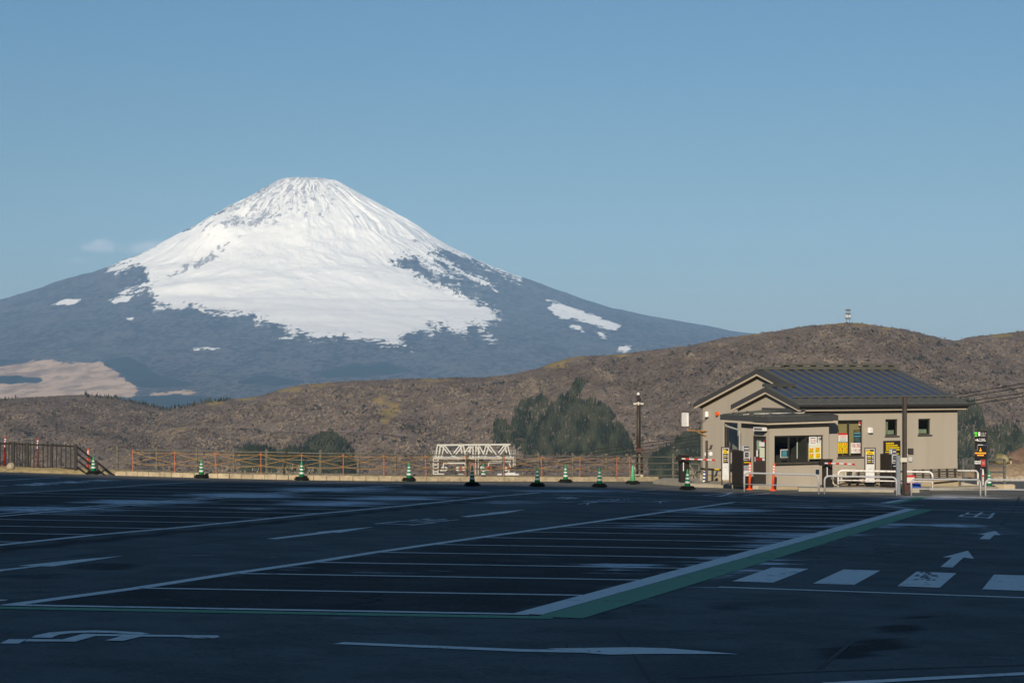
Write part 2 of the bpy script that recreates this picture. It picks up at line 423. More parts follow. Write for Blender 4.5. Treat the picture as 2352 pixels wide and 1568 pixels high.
# ---- wooded ridge in front of the volcano
RS = np.array([(-1600,905),(-400,898),(0,915),(60,912),(130,908),(200,905),(260,911),(320,925),(385,938),(420,932),(470,922),(520,917),(600,911),(640,898),(700,883),(780,877),(860,873),(919,871),(1000,870),(1110,868),(1170,860),(1235,845),(1288,825),(1323,817),(1418,812),(1517,800),(1587,792),(1657,776),(1746,764),(1850,749),(1930,741),(1975,741),(2040,750),(2080,755),(2140,770),(2190,781),(2230,772),(2290,766),(2352,759),(2500,749),(2900,765),(4200,800)], float)
def ridge_y(px): return np.interp(px, RS[:,0], RS[:,1])
def ridge_d(px): return 3150 + 260*np.sin(px/420.0+0.6) + 120*np.sin(px/170.0)
def hill_z(px, d):
    dr = ridge_d(px); zr = H-(ridge_y(px)-HY)/F*dr
    zb = -150.0
    t = np.clip((d-1900)/(dr-1900), 0, 1)
    X = (px-CX)/F*d
    z = zb + (zr-zb)*(0.75*t+0.25*t*t*(3-2*t)) + 66*np.sin(np.pi*t)**0.8*fbm(X/230.0+d/700.0, d/650.0, 4, 31) + 8*np.sin(np.pi*t)*fbm(X/90.0, d/160.0, 3, 5)
    z = np.where(d > dr, zr-(d-dr)*0.28, z)
    lot = -GY*d - GX*X
    reach = np.where(px > 2150, 150.0, 97.0)
    near = np.interp(d, [0, 140, 260, 600, 1000, 1900], [-3.4, -13, -36, -80, -110, -150])
    s = np.clip((d-reach)/35, 0, 1)
    near = np.where(d < reach+35, (lot-0.45)*(1-s)+near*s, near)
    return np.where(d < 1900, near, z)
pxs = np.linspace(-1500, 3900, 620)
ds = np.concatenate([np.geomspace(88, 1900, 50)[:-1], np.linspace(1900, 3700, 130)[:-1], np.linspace(3700, 6200, 12)])
D_, PX_ = np.meshgrid(ds, pxs, indexing='ij')
HZ = hill_z(PX_, D_)
clear = []     # grassy clearings on the ridge, in frame places: centre, half sizes
for cx_, cy_, rx_, ry_ in [(665,893,38,9),(735,882,40,8),(885,950,26,22),(878,918,26,18),(905,935,18,14),(1275,834,42,13),(1330,818,42,5),(1420,815,60,4),(1690,770,26,6),(1740,768,40,5),(1900,744,40,5),(1985,745,30,5),(500,925,26,7),(560,915,30,5),(1010,873,50,4),(2040,755,20,4),(2300,770,30,4),(420,985,16,4)]:
    clear.append((cx_, cy_, rx_, ry_))
def clear_w(px, py):
    w = np.zeros(np.shape(px))
    for a, b, c, d in clear: w = np.maximum(w, np.exp(-(((px-a)/c)**2+((py-b)/d)**2)))
    return np.clip(w*(1.05+0.9*fbm(px/22.0, py/9.0, 3, 88)), 0, 1)
PY_ = HY-(HZ-H)/D_*F
hm = bpy.data.materials.new('hillside_leaf_litter')
N, L, P = nodes_of(hm)
geo = N.new('ShaderNodeNewGeometry')
n1 = noise_n(N, L, geo.outputs['Position'], 0.05, 6, 0.7); n2 = noise_n(N, L, geo.outputs['Position'], 0.008, 4, 0.6)
base = mix_rgb(N, L, sstep(N, L, n1, 0.35, 0.65), (0.115, 0.090, 0.072), (0.190, 0.150, 0.120))
grassc = mix_rgb(N, L, sstep(N, L, n1, 0.3, 0.7), (0.19, 0.14, 0.06), (0.30, 0.23, 0.10))
gw = math_n(N, L, 'ADD', attr_node(N, 'grass'), math_n(N, L, 'MULTIPLY', math_n(N, L, 'SUBTRACT', n2, 0.5), 0.8))
L.new(mix_rgb(N, L, sstep(N, L, gw, 0.35, 0.6), base, grassc), P.inputs['Base Color'])
P.inputs['Roughness'].default_value = 0.95; P.inputs['Specular IOR Level'].default_value = 0.05
hill = np_mesh('hillside', np.stack([(PX_-CX)/F*D_, D_, HZ], -1).reshape(-1,3), grid_faces(len(ds), len(pxs)), hm, {'grass': (clear_w(PX_, PY_)*(D_ > 1900)).ravel()})
struct(hill)

# ---- the wood on it: bare crowns of thin twig blades and patches of conifers, each a single mass of trees
def scatter(n, px0, px1, tmin=0.0, tmax=1.0):
    px = NPR.uniform(px0, px1, n); dr = ridge_d(px); t = NPR.uniform(tmin, tmax, n)**0.85
    d = 1900+(dr-1900)*t
    z = hill_z(px, d)
    return px, d, z, HY-(z-H)/d*F
c7_ = crop(875, 850, 1.4933)
con_polys = [[c7_(u,v) for u,v in [(535,385),(535,295),(560,288),(600,303),(615,258),(640,218),(690,214),(710,199),(735,209),(740,240),(780,210),(820,184),(845,139),(870,134),(875,168),(852,212),(880,219),(900,209),(940,229),(985,268),(1015,312),(1040,352),(1060,402),(1066,424),(650,424),(600,385)]],
             [(690,1045),(700,1012),(735,993),(760,986),(790,1003),(812,1030),(822,1110),(690,1110)],
             [(545,1035),(570,1016),(600,1024),(640,1032),(690,1022),(690,1110),(560,1110)],
             [(1490,1050),(1520,1030),(1560,1000),(1620,972),(1640,1110),(1490,1110)],
             [(2190,925),(2230,912),(2256,940),(2266,985),(2310,960),(2352,985),(2420,1000),(2420,1075),(2200,1080)]]
def in_con(px, py):
    w = np.full(px.shape, -99.0)
    for p in con_polys: w = np.maximum(w, poly_sd(px, py, p))
    return w
def blades(px, d, z, size, count, upright, width):
    """count slender triangles per tree, fanned up and out of its middle"""
    n = len(px); X = (px-CX)/F*d
    az = NPR.uniform(0, 2*np.pi, (n,count)); el = np.arccos(NPR.uniform(0,1,(n,count))**upright)
    base = np.stack([X, d, z], -1)[:,None,:] + np.stack([np.zeros((n,count)), np.zeros((n,count)), size[:,None]*NPR.uniform(0.02,0.42,(n,count))], -1)
    dirv = np.stack([np.sin(el)*np.cos(az), np.sin(el)*np.sin(az), np.cos(el)], -1)
    ln = (size[:,None]*NPR.uniform(0.32,0.66,(n,count)))[...,None]
    side = np.cross(dirv, NPR.normal(size=(n,count,3))); side /= np.linalg.norm(side,axis=-1,keepdims=True)+1e-9
    w = (size[:,None]*width*NPR.uniform(0.6,1.3,(n,count)))[...,None]
    mid = base+dirv*ln*0.62
    tri = np.stack([base, mid+side*w, base+dirv*ln], 2)
    tri2 = np.stack([base, base+dirv*ln, mid-side*w], 2)
    v = np.concatenate([tri, tri2], 1).reshape(-1,3)
    return v, np.arange(len(v)).reshape(-1,3)
px, d, z, py = scatter(60000, -330, 2700, 0.03, 1.0)
keep = (clear_w(px, py) < NPR.uniform(0.25, 0.85, len(px))) & (in_con(px, py) < NPR.uniform(-6, 4, len(px))) & (py < 1130)
px, d, z, py = [a[keep] for a in (px, d, z, py)]
size = NPR.uniform(2.8, 6.4, len(px))*(1-0.35*(NPR.uniform(0,1,len(px))<0.3))
size = np.where(py < ridge_y(px)+14, size*0.55, size)
CNT = 9
V, Fc = blades(px, d, z-0.5, size, CNT, 0.75, 0.17)
patch = fbm(px/26.0, py/13.0, 4, 77)
tint = np.clip(0.5+0.75*patch+0.45*fbm(px/190.0, py/60.0, 3, 12)+NPR.normal(0,0.07,len(px)), 0, 1)  # random crown tone; its broad patches stand in for shaded ridge folds
dk = NPR.uniform(0,1,len(px)) < 0.015+1.9*np.clip(fbm(px/22.0, py/11.0, 3, 55)-0.24,0,0.5)
tint = np.where(dk, -1.0, tint)
tm = bpy.data.materials.new('bare_winter_crowns')
N, L, P = nodes_of(tm)
ti = attr_node(N, 'tint')
tc_ = mix_rgb(N, L, sstep(N, L, ti, 0.15, 0.9), (0.138, 0.110, 0.086), (0.265, 0.213, 0.156))
tc_ = mix_rgb(N, L, sstep(N, L, ti, -0.6, -0.4), (0.050, 0.054, 0.045), tc_)
L.new(tc_, P.inputs['Base Color']); P.inputs['Roughness'].default_value = 0.9; P.inputs['Specular IOR Level'].default_value = 0.05
def slope_normal(px, d):
    e = 14.0
    gx_ = (hill_z(px+e*F/d, d)-hill_z(px-e*F/d, d))/(2*e)
    x = (px-CX)/F*d
    gy_ = (hill_z(CX+F*x/(d+e), d+e)-hill_z(CX+F*x/(d-e), d-e))/(2*e)
    return np.clip(-gx_, -1.2, 1.2), np.clip(-gy_, -1.2, 1.2)
def soft_normal(N, L, P, k):
    # crowns share the light of the slope they stand on, as a closed canopy does
    g_ = N.new('ShaderNodeNewGeometry'); cb = N.new('ShaderNodeCombineXYZ'); cb.inputs[2].default_value = 1.0
    L.new(attr_node(N, 'nx'), cb.inputs[0]); L.new(attr_node(N, 'ny'), cb.inputs[1])
    nn = N.new('ShaderNodeVectorMath'); nn.operation = 'NORMALIZE'; L.new(cb.outputs[0], nn.inputs[0])
    sc = N.new('ShaderNodeVectorMath'); sc.operation = 'SCALE'; sc.inputs['Scale'].default_value = k; L.new(g_.outputs['Normal'], sc.inputs[0])
    ad = N.new('ShaderNodeVectorMath'); ad.operation = 'ADD'; L.new(nn.outputs[0], ad.inputs[0]); L.new(sc.outputs[0], ad.inputs[1])
    n2_ = N.new('ShaderNodeVectorMath'); n2_.operation = 'NORMALIZE'; L.new(ad.outputs[0], n2_.inputs[0]); L.new(n2_.outputs[0], P.inputs['Normal'])
snx, sny = slope_normal(px, d)
soft_normal(N, L, P, 0.30)
wood = np_mesh('bare_woodland', V, Fc, tm, {'tint': np.repeat(tint, CNT*6), 'nx': np.repeat(snx, CNT*6), 'ny': np.repeat(sny-.25, CNT*6)}, smooth=False)
struct(wood, 'stuff'); tag(wood, 'grey brown leafless woodland covering the long ridge below the volcano', 'woodland')
def conifers(name, label, px, d, z, hgt):
    n = len(px); k = 6; X = (px-CX)/F*d
    V = []; Fs = []; T = []; NX = []; NY = []
    sx_, sy_ = slope_normal(px, d)
    tint = np.clip(0.45+1.1*fbm(px/16.0, (HY-(z-H)/d*F)/22.0, 3, 19)+NPR.normal(0,0.16,n), 0, 1)
    for lay in range(3):
        z0 = hgt*(0.05+0.28*lay); z1 = hgt*(0.52+0.24*lay); r = hgt*(0.24-0.06*lay)
        a = np.linspace(0,2*np.pi,k,endpoint=False)[None,:]+NPR.uniform(0,1,(n,1))
        rj = r[:,None]*NPR.uniform(0.65,1.3,(n,k))
        ring = np.stack([X[:,None]+rj*np.cos(a), d[:,None]+rj*np.sin(a), (z+z0)[:,None]+hgt[:,None]*NPR.uniform(-.06,.06,(n,k))],-1)
        tip = np.stack([X+hgt*NPR.normal(0,.01,n), d, z+z1],-1)[:,None,:]
        v = np.concatenate([ring,tip],1).reshape(-1,3)
        i = np.arange(n)[:,None]*(k+1)
        f = np.stack([i+np.arange(k)[None], i+(np.arange(k)[None]+1)%k, i+k+np.zeros((1,k),int)],-1).reshape(-1,3)
        Fs.append(f+sum(len(q) for q in V)); V.append(v); T.append(np.repeat(tint,k+1)); NX.append(np.repeat(sx_,k+1)); NY.append(np.repeat(sy_-.25,k+1))
    m = MATS.get('conifer')
    if not m:
        m = bpy.data.materials.new('conifer_needles'); MATS['conifer'] = m
        N, L, P = nodes_of(m)
        L.new(mix_rgb(N, L, attr_node(N, 'tint'), (0.018, 0.024, 0.014), (0.056, 0.060, 0.034)), P.inputs['Base Color'])
        P.inputs['Roughness'].default_value = 0.85; P.inputs['Specular IOR Level'].default_value = 0.05
        soft_normal(N, L, P, 0.7)
    o = np_mesh(name, np.concatenate(V), np.concatenate(Fs), m, {'tint': np.concatenate(T), 'nx': np.concatenate(NX), 'ny': np.concatenate(NY)}, smooth=False)
    struct(o, 'stuff'); tag(o, label, 'conifers'); return o
labs = ['large dark green conifer plantation with pointed tops on the brown ridge, behind the camera pole', 'dark conifer patch with a single rounded top behind the pipe fence', 'low dark conifer patch beside the rounded plantation',
        'dark conifer strip rising beside the gable wall of the kiosk', 'dark conifer stand behind the tall black parking sign']
px, d, z, py = scatter(110000, 500, 2450, 0.0, 0.85)
for i, p in enumerate(con_polys):
    s = poly_sd(px, py-6, p) > NPR.uniform(-1, 1.5, len(px))
    idx = np.where(s)[0]
    idx = idx[:5200]
    conifers('conifer_stand', labs[i], px[idx], d[idx], z[idx]-0.8, NPR.uniform(0,1,len(idx))**1.6*5.0+4.0)
px = np.concatenate([NPR.uniform(195, 330, 60), NPR.uniform(330, 395, 30), NPR.uniform(400, 530, 80), NPR.uniform(0, 60, 8)])
d = ridge_d(px)-NPR.uniform(0, 60, len(px))
conifers('conifer_row', 'thin row of small dark conifers along the low skyline left of the ridge', px, d, hill_z(px, d)-0.5, NPR.uniform(3.5, 8.5, len(px)))

# ---- pale forest road cut across the wood
rm = mat('bare_earth_track', (0.22, 0.175, 0.14), 0.9, 0.1, var=0.25, scale=0.05)
def track(pts, w):
    mb = MB(); P_ = []
    for a, b in pts:
        dd = np.linspace(1900, 3100, 500); zz = hill_z(np.full(500, float(a)), dd); yy = HY-(zz-H)/dd*F
        i = int(np.argmin(np.abs(yy-b))); P_.append(Vector(((a-CX)/F*dd[i], dd[i]-2.0, zz[i]+5.5)))
    for p, q in zip(P_[:-1], P_[1:]):
        mb.add([p+Vector((0,0,-w)), q+Vector((0,0,-w)), q+Vector((0,3,w*0.4)), p+Vector((0,3,w*0.4))], [(0,1,2,3)])
    return mb
struct(track([(420,988),(470,990),(540,988),(640,997),(760,998),(880,1004),(930,1010)], 0.4).build('forest_road', rm))

# ================================================================== NEAR GROUND
# ---- hillside behind the camera that shades the car park
edge_pts = [gp(-300,1078), gp(0,1086), gp(300,1098), gp(600,1104.5), gp(900,1109), gp(1176,1112.5), gp(1450,1119.5), gp(1700,1131), gp(1900,1136), gp(2100,1140.5), gp(2352,1147), gp(2700,1156)]
SH = Vector((SUND.x, SUND.y, 0)).normalized(); TE = math.tan(SUN_EL)
hm2 = mat('shaded_hill_scrub', (0.09, 0.08, 0.055), 0.95, 0.1, var=0.4, scale=0.15)
crest = []
for p in edge_pts:
    t = (p.y+150)/SH.y
    crest.append(Vector((p.x-SH.x*t, -150, p.z+t*TE)))
c0, cN = crest[0], crest[-1]
crest = [c0+Vector((-420,-60,40)), c0+Vector((-120,0,12))]+crest+[cN+Vector((120,-10,-6)), cN+Vector((420,-80,-30))]
mb = MB(); n = len(crest)
def rows(c):
    r = []
    for k, (fy_, fz) in enumerate([(110, 0.0), (60, 0.42), (22, 0.84), (0, 1.0), (-60, 0.9), (-320, 0.1)]):
        base = -1.0
        r.append(Vector((c.x*(1-0.35*(fy_/110.0) if fy_ > 0 else 1), c.y+fy_, base+(c.z-base)*fz)))
    return r
for c in crest: mb.v += [tuple(q) for q in rows(c)]
for i in range(n-1):
    for k in range(5): mb.f.append((i*6+k, i*6+k+1, (i+1)*6+k+1, (i+1)*6+k))
struct(mb.build('slope_behind', hm2, smooth=True))

# ---- asphalt of the car park
kerb_px = [(-700,1064),(-300,1075),(0,1083),(130,1087),(264,1091.5),(473,1097),(690,1102),(900,1104.3),(1110,1105),(1350,1105.5),(1513,1104.8)]
kerb = [gp(a, b) for a, b in kerb_px]
kx = np.array([p.x for p in kerb]+[9.0, 14, 70.0]); ky = np.array([p.y for p in kerb]+[95.0, 118, 150.0])
def lot_edge(x): return np.interp(x, kx, ky)
gx = np.linspace(-70, 70, 281); gt = np.concatenate([np.linspace(0, 0.28, 40)[:-1], np.linspace(0.28, 1, 260)])
T2, X2 = np.meshgrid(gt, gx, indexing='ij')
Y2 = -30+(lot_edge(X2)+30)*T2
Z2 = -GY*Y2-GX*X2
vis = Y2 > 5
vpx = np.where(vis, CX+F*X2/np.maximum(Y2,1), -5000); vpy = np.where(vis, HY-F*(Z2-H)/np.maximum(Y2,1), 5000)
frost = np.zeros(X2.shape)
for a, b, rx, ry, w in [(120,1170,200,9,.9),(330,1153,170,8,1),(560,1137,150,7,1),(760,1124,170,6,.9),(760,1157,160,8,.8),(910,1145,150,7,.9),(600,1167,90,6,.6),(1040,1130,180,6,.6),(1180,1152,140,7,.6),
                     (1440,1305,110,13,.8),(1660,1312,110,13,.9),(1700,1285,130,16,.75),(1800,1250,140,14,.7),(1820,1228,180,8,.8),(2000,1205,160,8,.8),(2200,1206,160,6,.7),(1560,1206,130,9,.75),(1660,1172,150,8,.8),(1850,1165,150,5,.5),
                     (2170,1143,160,6,.7),(1600,1330,70,9,.8),(2290,1222,100,7,.7),(1250,1215,100,6,.5),(700,1306,40,4,.5),(1420,1150,160,4,.5),(1300,1127,180,5,.7)]:
    frost = np.maximum(frost, w*np.exp(-((vpx-a)/rx)**2-((vpy-b)/ry)**2))
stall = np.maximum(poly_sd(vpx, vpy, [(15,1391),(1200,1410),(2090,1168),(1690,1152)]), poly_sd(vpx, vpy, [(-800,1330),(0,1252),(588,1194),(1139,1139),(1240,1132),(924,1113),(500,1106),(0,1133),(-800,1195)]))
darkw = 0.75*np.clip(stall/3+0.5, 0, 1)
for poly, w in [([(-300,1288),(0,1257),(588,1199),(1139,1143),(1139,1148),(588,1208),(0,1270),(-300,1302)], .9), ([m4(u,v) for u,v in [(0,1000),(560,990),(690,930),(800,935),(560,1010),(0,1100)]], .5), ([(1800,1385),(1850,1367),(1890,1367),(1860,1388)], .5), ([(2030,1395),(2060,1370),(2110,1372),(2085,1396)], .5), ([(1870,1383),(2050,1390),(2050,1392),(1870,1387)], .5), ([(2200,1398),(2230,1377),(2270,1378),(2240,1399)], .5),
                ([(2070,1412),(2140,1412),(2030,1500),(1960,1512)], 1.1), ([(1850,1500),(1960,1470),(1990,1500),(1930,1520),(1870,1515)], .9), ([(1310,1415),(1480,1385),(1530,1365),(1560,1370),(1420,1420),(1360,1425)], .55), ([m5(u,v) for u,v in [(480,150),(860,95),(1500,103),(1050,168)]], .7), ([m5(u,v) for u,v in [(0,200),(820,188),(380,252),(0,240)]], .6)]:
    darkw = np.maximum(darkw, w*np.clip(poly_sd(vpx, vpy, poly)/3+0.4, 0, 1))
am = bpy.data.materials.new('worn_asphalt')
N, L, P = nodes_of(am)
geo = N.new('ShaderNodeNewGeometry'); POS = geo.outputs['Position']
g1 = noise_n(N, L, POS, 16.0, 6, 0.8); g2 = noise_n(N, L, POS, 0.9, 6, 0.62); g3 = noise_n(N, L, POS, 0.16, 4, 0.55)
mpz = N.new('ShaderNodeMapping'); mpz.inputs['Scale'].default_value = (0.22, 1.1, 1); L.new(POS, mpz.inputs['Vector'])
g4 = noise_n(N, L, mpz.outputs[0], 1.5, 8, 0.74)
ac = mix_rgb(N, L, sstep(N, L, g2, 0.3, 0.7), (0.096, 0.101, 0.092), (0.160, 0.166, 0.152))
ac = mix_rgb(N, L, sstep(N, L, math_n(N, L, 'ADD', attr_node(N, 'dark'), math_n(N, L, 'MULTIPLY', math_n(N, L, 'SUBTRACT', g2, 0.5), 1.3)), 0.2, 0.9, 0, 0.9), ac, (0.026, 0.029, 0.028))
ac = mix_rgb(N, L, sstep(N, L, g3, 0.5, 0.75, 0, 0.35), ac, (0.04, 0.04, 0.042))
ac = mix_rgb(N, L, sstep(N, L, g1, 0.53, 0.68, 0, 0.7), ac, (0.21, 0.17, 0.17))
ac = mix_rgb(N, L, sstep(N, L, g1, 0.47, 0.33, 0, 0.7), ac, (0.03, 0.03, 0.03))
fr = sstep(N, L, math_n(N, L, 'ADD', attr_node(N, 'frost'), math_n(N, L, 'MULTIPLY', math_n(N, L, 'SUBTRACT', g4, 0.5), 3.2)), 0.38, 0.84, 0, 0.95)
ac = mix_rgb(N, L, fr, ac, (0.78, 0.80, 0.78))
vor = N.new('ShaderNodeTexVoronoi'); vor.feature = 'DISTANCE_TO_EDGE'; vor.inputs['Scale'].default_value = 0.11
wob = N.new('ShaderNodeMix'); wob.data_type = 'VECTOR'; wob.inputs['Factor'].default_value = 0.03
nv = N.new('ShaderNodeTexNoise'); nv.inputs['Scale'].default_value = 1.3; nv.inputs['Detail'].default_value = 5; L.new(POS, nv.inputs['Vector'])
wv = N.new('ShaderNodeVectorMath'); wv.operation = 'MULTIPLY_ADD'; wv.inputs[1].default_value = (1.6,1.6,0); L.new(nv.outputs['Color'], wv.inputs[0]); L.new(POS, wv.inputs[2])
L.new(wv.outputs[0], vor.inputs['Vector'])
crk = math_n(N, L, 'MULTIPLY', sstep(N, L, vor.outputs['Distance'], 0.0, 0.006, 0.8, 0.0), sstep(N, L, g3, 0.5, 0.62))
ac = mix_rgb(N, L, crk, ac, (0.012, 0.012, 0.012))
L.new(ac, P.inputs['Base Color'])
P.inputs['Roughness'].default_value = 0.92; P.inputs['Specular IOR Level'].default_value = 0.06
bmp = N.new('ShaderNodeBump'); bmp.inputs['Strength'].default_value = 0.35; bmp.inputs['Distance'].default_value = 0.01
L.new(g1, bmp.inputs['Height']); L.new(bmp.outputs[0], P.inputs['Normal'])
lot = np_mesh('parking_lot', np.stack([X2, Y2, Z2], -1).reshape(-1,3), grid_faces(len(gt), len(gx)), am, {'frost': frost.ravel(), 'dark': darkw.ravel()})
struct(lot)

# ---- painted markings (children of the car park)
def paint(name, col, wear):
    m = bpy.data.materials.new(name); N, L, P = nodes_of(m)
    geo = N.new('ShaderNodeNewGeometry')
    a = noise_n(N, L, geo.outputs['Position'], 1.4, 7, 0.7); b = noise_n(N, L, geo.outputs['Position'], 25.0, 4, 0.7)
    c = mix_rgb(N, L, sstep(N, L, b, 0.35, 0.7), tuple(x*0.86 for x in col), col)
    c = mix_rgb(N, L, sstep(N, L, a, 0.58, 0.68, 0, wear), c, (0.075, 0.077, 0.08))
    e_ = noise_n(N, L, geo.outputs['Position'], 7.0, 8, 0.78)
    c = mix_rgb(N, L, sstep(N, L, math_n(N, L, 'ADD', e_, math_n(N, L, 'MULTIPLY', a, 0.5)), 0.84, 0.93, 0, 0.75), c, (0.075, 0.077, 0.08))
    L.new(c, P.inputs['Base Color']); P.inputs['Roughness'].default_value = 0.75; P.inputs['Specular IOR Level'].default_value = 0.25
    return m
WHITE = paint('white_road_paint', (0.93, 0.88, 0.76), 0.35); GREEN = paint('green_road_paint', (0.15, 0.37, 0.19), 0.35); RED = paint('faded_red_paint', (0.17, 0.10, 0.09), 0.8)
PAINT_Z = 0.006
def lift(p, dz=PAINT_Z): return Vector((p.x, p.y, gz(p.x, p.y)+dz))
def stripe_w(pts, w, name='stall_line', m=None, dz=PAINT_Z):
    """painted line of true width along ground points"""
    mb = MB(); pts = [Vector((p.x, p.y, 0)) for p in pts]; n = len(pts); L_, R_ = [], []
    for i in range(n):
        d = (pts[min(i+1,n-1)]-pts[max(i-1,0)]).normalized(); s = Vector((-d.y, d.x, 0))*w/2
        L_.append(lift(pts[i]+s, dz)); R_.append(lift(pts[i]-s, dz))
    for i in range(n-1): mb.add([R_[i], R_[i+1], L_[i+1], L_[i]], [(0,1,2,3)])
    return mb.build(name, m or WHITE, lot)
def stripe(pxs, w, name='stall_line', m=None, dz=PAINT_Z): return stripe_w([gp(a, b) for a, b in pxs], w, name, m, dz)
def patch_px(pxs, name, m=None, dz=PAINT_Z): 
    return MB().face([lift(gp(a, b), dz) for a, b in pxs]).build(name, m or WHITE, lot)
def meet(p, d, a, b):
    """ray p + t d with the polyline-segment line a-b on the ground"""
    e = b-a; den = d.x*e.y-d.y*e.x
    t = ((a.x-p.x)*e.y-(a.y-p.y)*e.x)/den
    return Vector((p.x+d.x*t, p.y+d.y*t, 0))
Ll = [(15,1390.5),(317,1350.4),(535,1316.7),(714,1291.5),(864,1268),(1139,1229),(1352,1200),(1525,1176),(1688,1153)]
stripe(Ll, 0.20, 'edge_line')
stripe([(10,1389.5),(1215,1411)], 0.17, 'edge_line', dz=0.008)
A, B_ = gp(1212,1411), gp(2093,1168.5)
stripe_w([A, B_], 0.32, 'edge_line', dz=0.009)
dv = (B_-A).normalized(); off = Vector((dv.y, -dv.x, 0))
stripe_w([A+off*0.42+dv*-0.2, B_+off*0.42], 0.50, 'green_band', GREEN, 0.007)
stripe_w([gp(-60,1394.5), gp(1270,1418.5)], 0.30, 'green_band', GREEN, 0.0055)
dirS = (gp(1335,1367)-gp(317,1350.4)); dirS.z = 0; dirS.normalize()
for q in [(317,1350.4),(535,1316.7),(714,1291),(864,1268),(991,1250),(1106,1234.3),(1202,1221),(1287,1209.6),(1350,1200.3),(1412,1191.6),(1472,1183.6),(1525,1176),(1577,1168.6),(1620,1162.6),(1657,1157.6),(1685,1153.4)]:
    p = gp(*q); stripe_w([p, meet(p, dirS, A, B_)], 0.15)
L3 = [(-400,1292),(0,1251.6),(225,1227.9),(388,1213.6),(588,1194),(736,1179),(909,1163.2),(1139,1139.5),(1240,1131.5)]
stripe(L3, 0.19, 'edge_line')
DLb = [(-400,1226),(0,1185.5),(325,1157.5),(588,1137.5),(764,1124.7),(924,1115.2)]; DLa = [(-400,1219),(0,1180.0),(325,1153.5),(588,1134.2),(764,1122.0),(895,1114.6)]
stripe(DLb, 0.15, 'edge_line'); stripe(DLa, 0.15, 'edge_line')
for q in [(57,1245),(230,1228),(384,1214),(515,1201),(629,1189.8),(736,1179),(829,1170.8),(907,1163.4),(986,1155.2),(1051,1148.6),(1111,1142.5),(1165,1137.6),(1205,1134.4),(1238,1131.8)]:
    p = gp(*q); stripe_w([meet(p, -dirS, gp(*DLb[1]), gp(*DLb[-1])), p], 0.15)
L4 = [(-200,1148),(0,1133.4),(155,1125.6),(260,1118.6),(350,1112.6),(435,1107.8),(500,1105.8)]
stripe(L4, 0.15, 'edge_line'); stripe([(a, b+1.8) for a, b in L4[1:-1]], 0.10, 'old_line', RED, 0.0045)
for q in [(-60,1137),(42,1132),(155,1125.6),(260,1118.6),(350,1112.8),(435,1108.2),(500,1105.8)]:
    p = gp(*q); stripe_w([p, meet(p, dirS, gp(*DLa[1]), gp(*DLa[-1]))], 0.15)
stripe([(0,1103.6),(70,1099.5),(135,1096.4)], 0.16, 'lane_line'); stripe([(0,1116.5),(14,1115.8)], 0.2, 'lane_line')
stripe([(80,1087.5),(190,1090)], 0.14, 'lane_line')
far = [[m3(670,205),m3(2130,268)], [m3(1320,176),m3(1630,159)], [m3(1630,159),m3(2352,187)], [m3(1290,180),m3(2352,228)], [m3(2050,213),m3(2310,190)], [m3(2170,219),m3(2352,203)], [m3(0,160),m3(720,184)], [m3(160,118),m3(930,128)],
       [m3(970,127),m3(1080,130)], [m4(0,245),m4(100,233)], [m4(100,233),m4(1010,268)], [m4(60,185),m4(830,228)], [m4(180,180),m4(390,163)], [m4(0,188),m4(90,160)], [m4(400,168),m4(1300,212)], [m4(860,190),m4(1150,205)], [m4(920,160),m4(1380,175)],
       [m4(1640,291),m4(2352,312)], [m4(2150,267),m4(2352,270)], [m4(2110,282),m4(2352,291)], [m2(800,93),m2(1140,98)], [m2(430,110),m2(930,103)], [m4(1640,176),m4(2220,181)], [m2(1400,98),m2(2352,112)], [m4(1640,1050),m4(2600,1010)]]
for i, s in enumerate(far[:-1]): stripe(s, 0.13, 'lane_line')
stripe([(1900,1571),(2160,1557),(2500,1540)], 0.16, 'lane_line')
for k in range(9):      # hatched wedge before the exit
    t = k/8.0
    stripe([m4(1020+300*t, 238+36*t), m4(1262+225*t, 242+42*t)], 0.13, 'hatch_line', dz=0.0075)
stripe([m4(1270,240),m4(1435,212)], 0.3, 'edge_line', dz=0.0085); stripe([m4(1310,245),m4(1570,192)], 0.45, 'green_band', GREEN)
for i, pl in enumerate([[(95,845),(410,855),(685,748),(405,737)],[(718,862),(1040,872),(1240,762),(955,753)],[(1372,882),(1700,895),(1828,782),(1520,770)],[(2028,907),(2380,920),(2480,803),(2120,793)],[(2740,930),(3080,940),(3150,822),(2850,812)]]):
    patch_px([m4(u,v) for u,v in pl], 'crosswalk_stripe')
stripe([m4(-10,889),m4(2700,984)], 0.16, 'stop_line')
for nm, parts in [('arrow', [[m1(0,0)]])]: pass
def arrow(*polys):
    mb = MB()
    for i, pl in enumerate(polys): mb.face([lift(gp(a, b), PAINT_Z+0.0012*i) for a, b in pl])
    return mb.build('arrow', WHITE, lot)
arrow([(765,1479),(790,1475),(1200,1491),(1420,1494.5),(1440,1501),(1200,1497)], [(1256,1489.8),(1450,1487.2),(1530,1489),(1696,1502.6),(1480,1502.4),(1400,1504),(1350,1500.5)])
arrow([m5(-200,190),m5(0,160),m5(330,128),m5(370,131),m5(0,178),m5(-200,210)], [m5(165,127),m5(700,72),m5(1135,35),m5(490,132),m5(300,131)])
arrow([m2(245,612),m2(335,616),m2(850,556),m2(760,549)], [m2(690,552),m2(1235,502),m2(915,557),m2(840,555)])
arrow([m3(-180,408),m3(-110,413),m3(230,378),m3(120,374)], [m3(60,376),m3(420,343),m3(240,378),m3(150,381)])
arrow([m4(1705,733),m4(1800,737),m4(1885,660),m4(1800,655)], [m4(1720,660),m4(1918,608),m4(1965,671),m4(1875,661)])
arrow([m4(2005,517),m4(2085,520),m4(2125,485),m4(2050,483)], [m4(1995,482),m4(2130,455),m4(2172,488),m4(2110,486)])
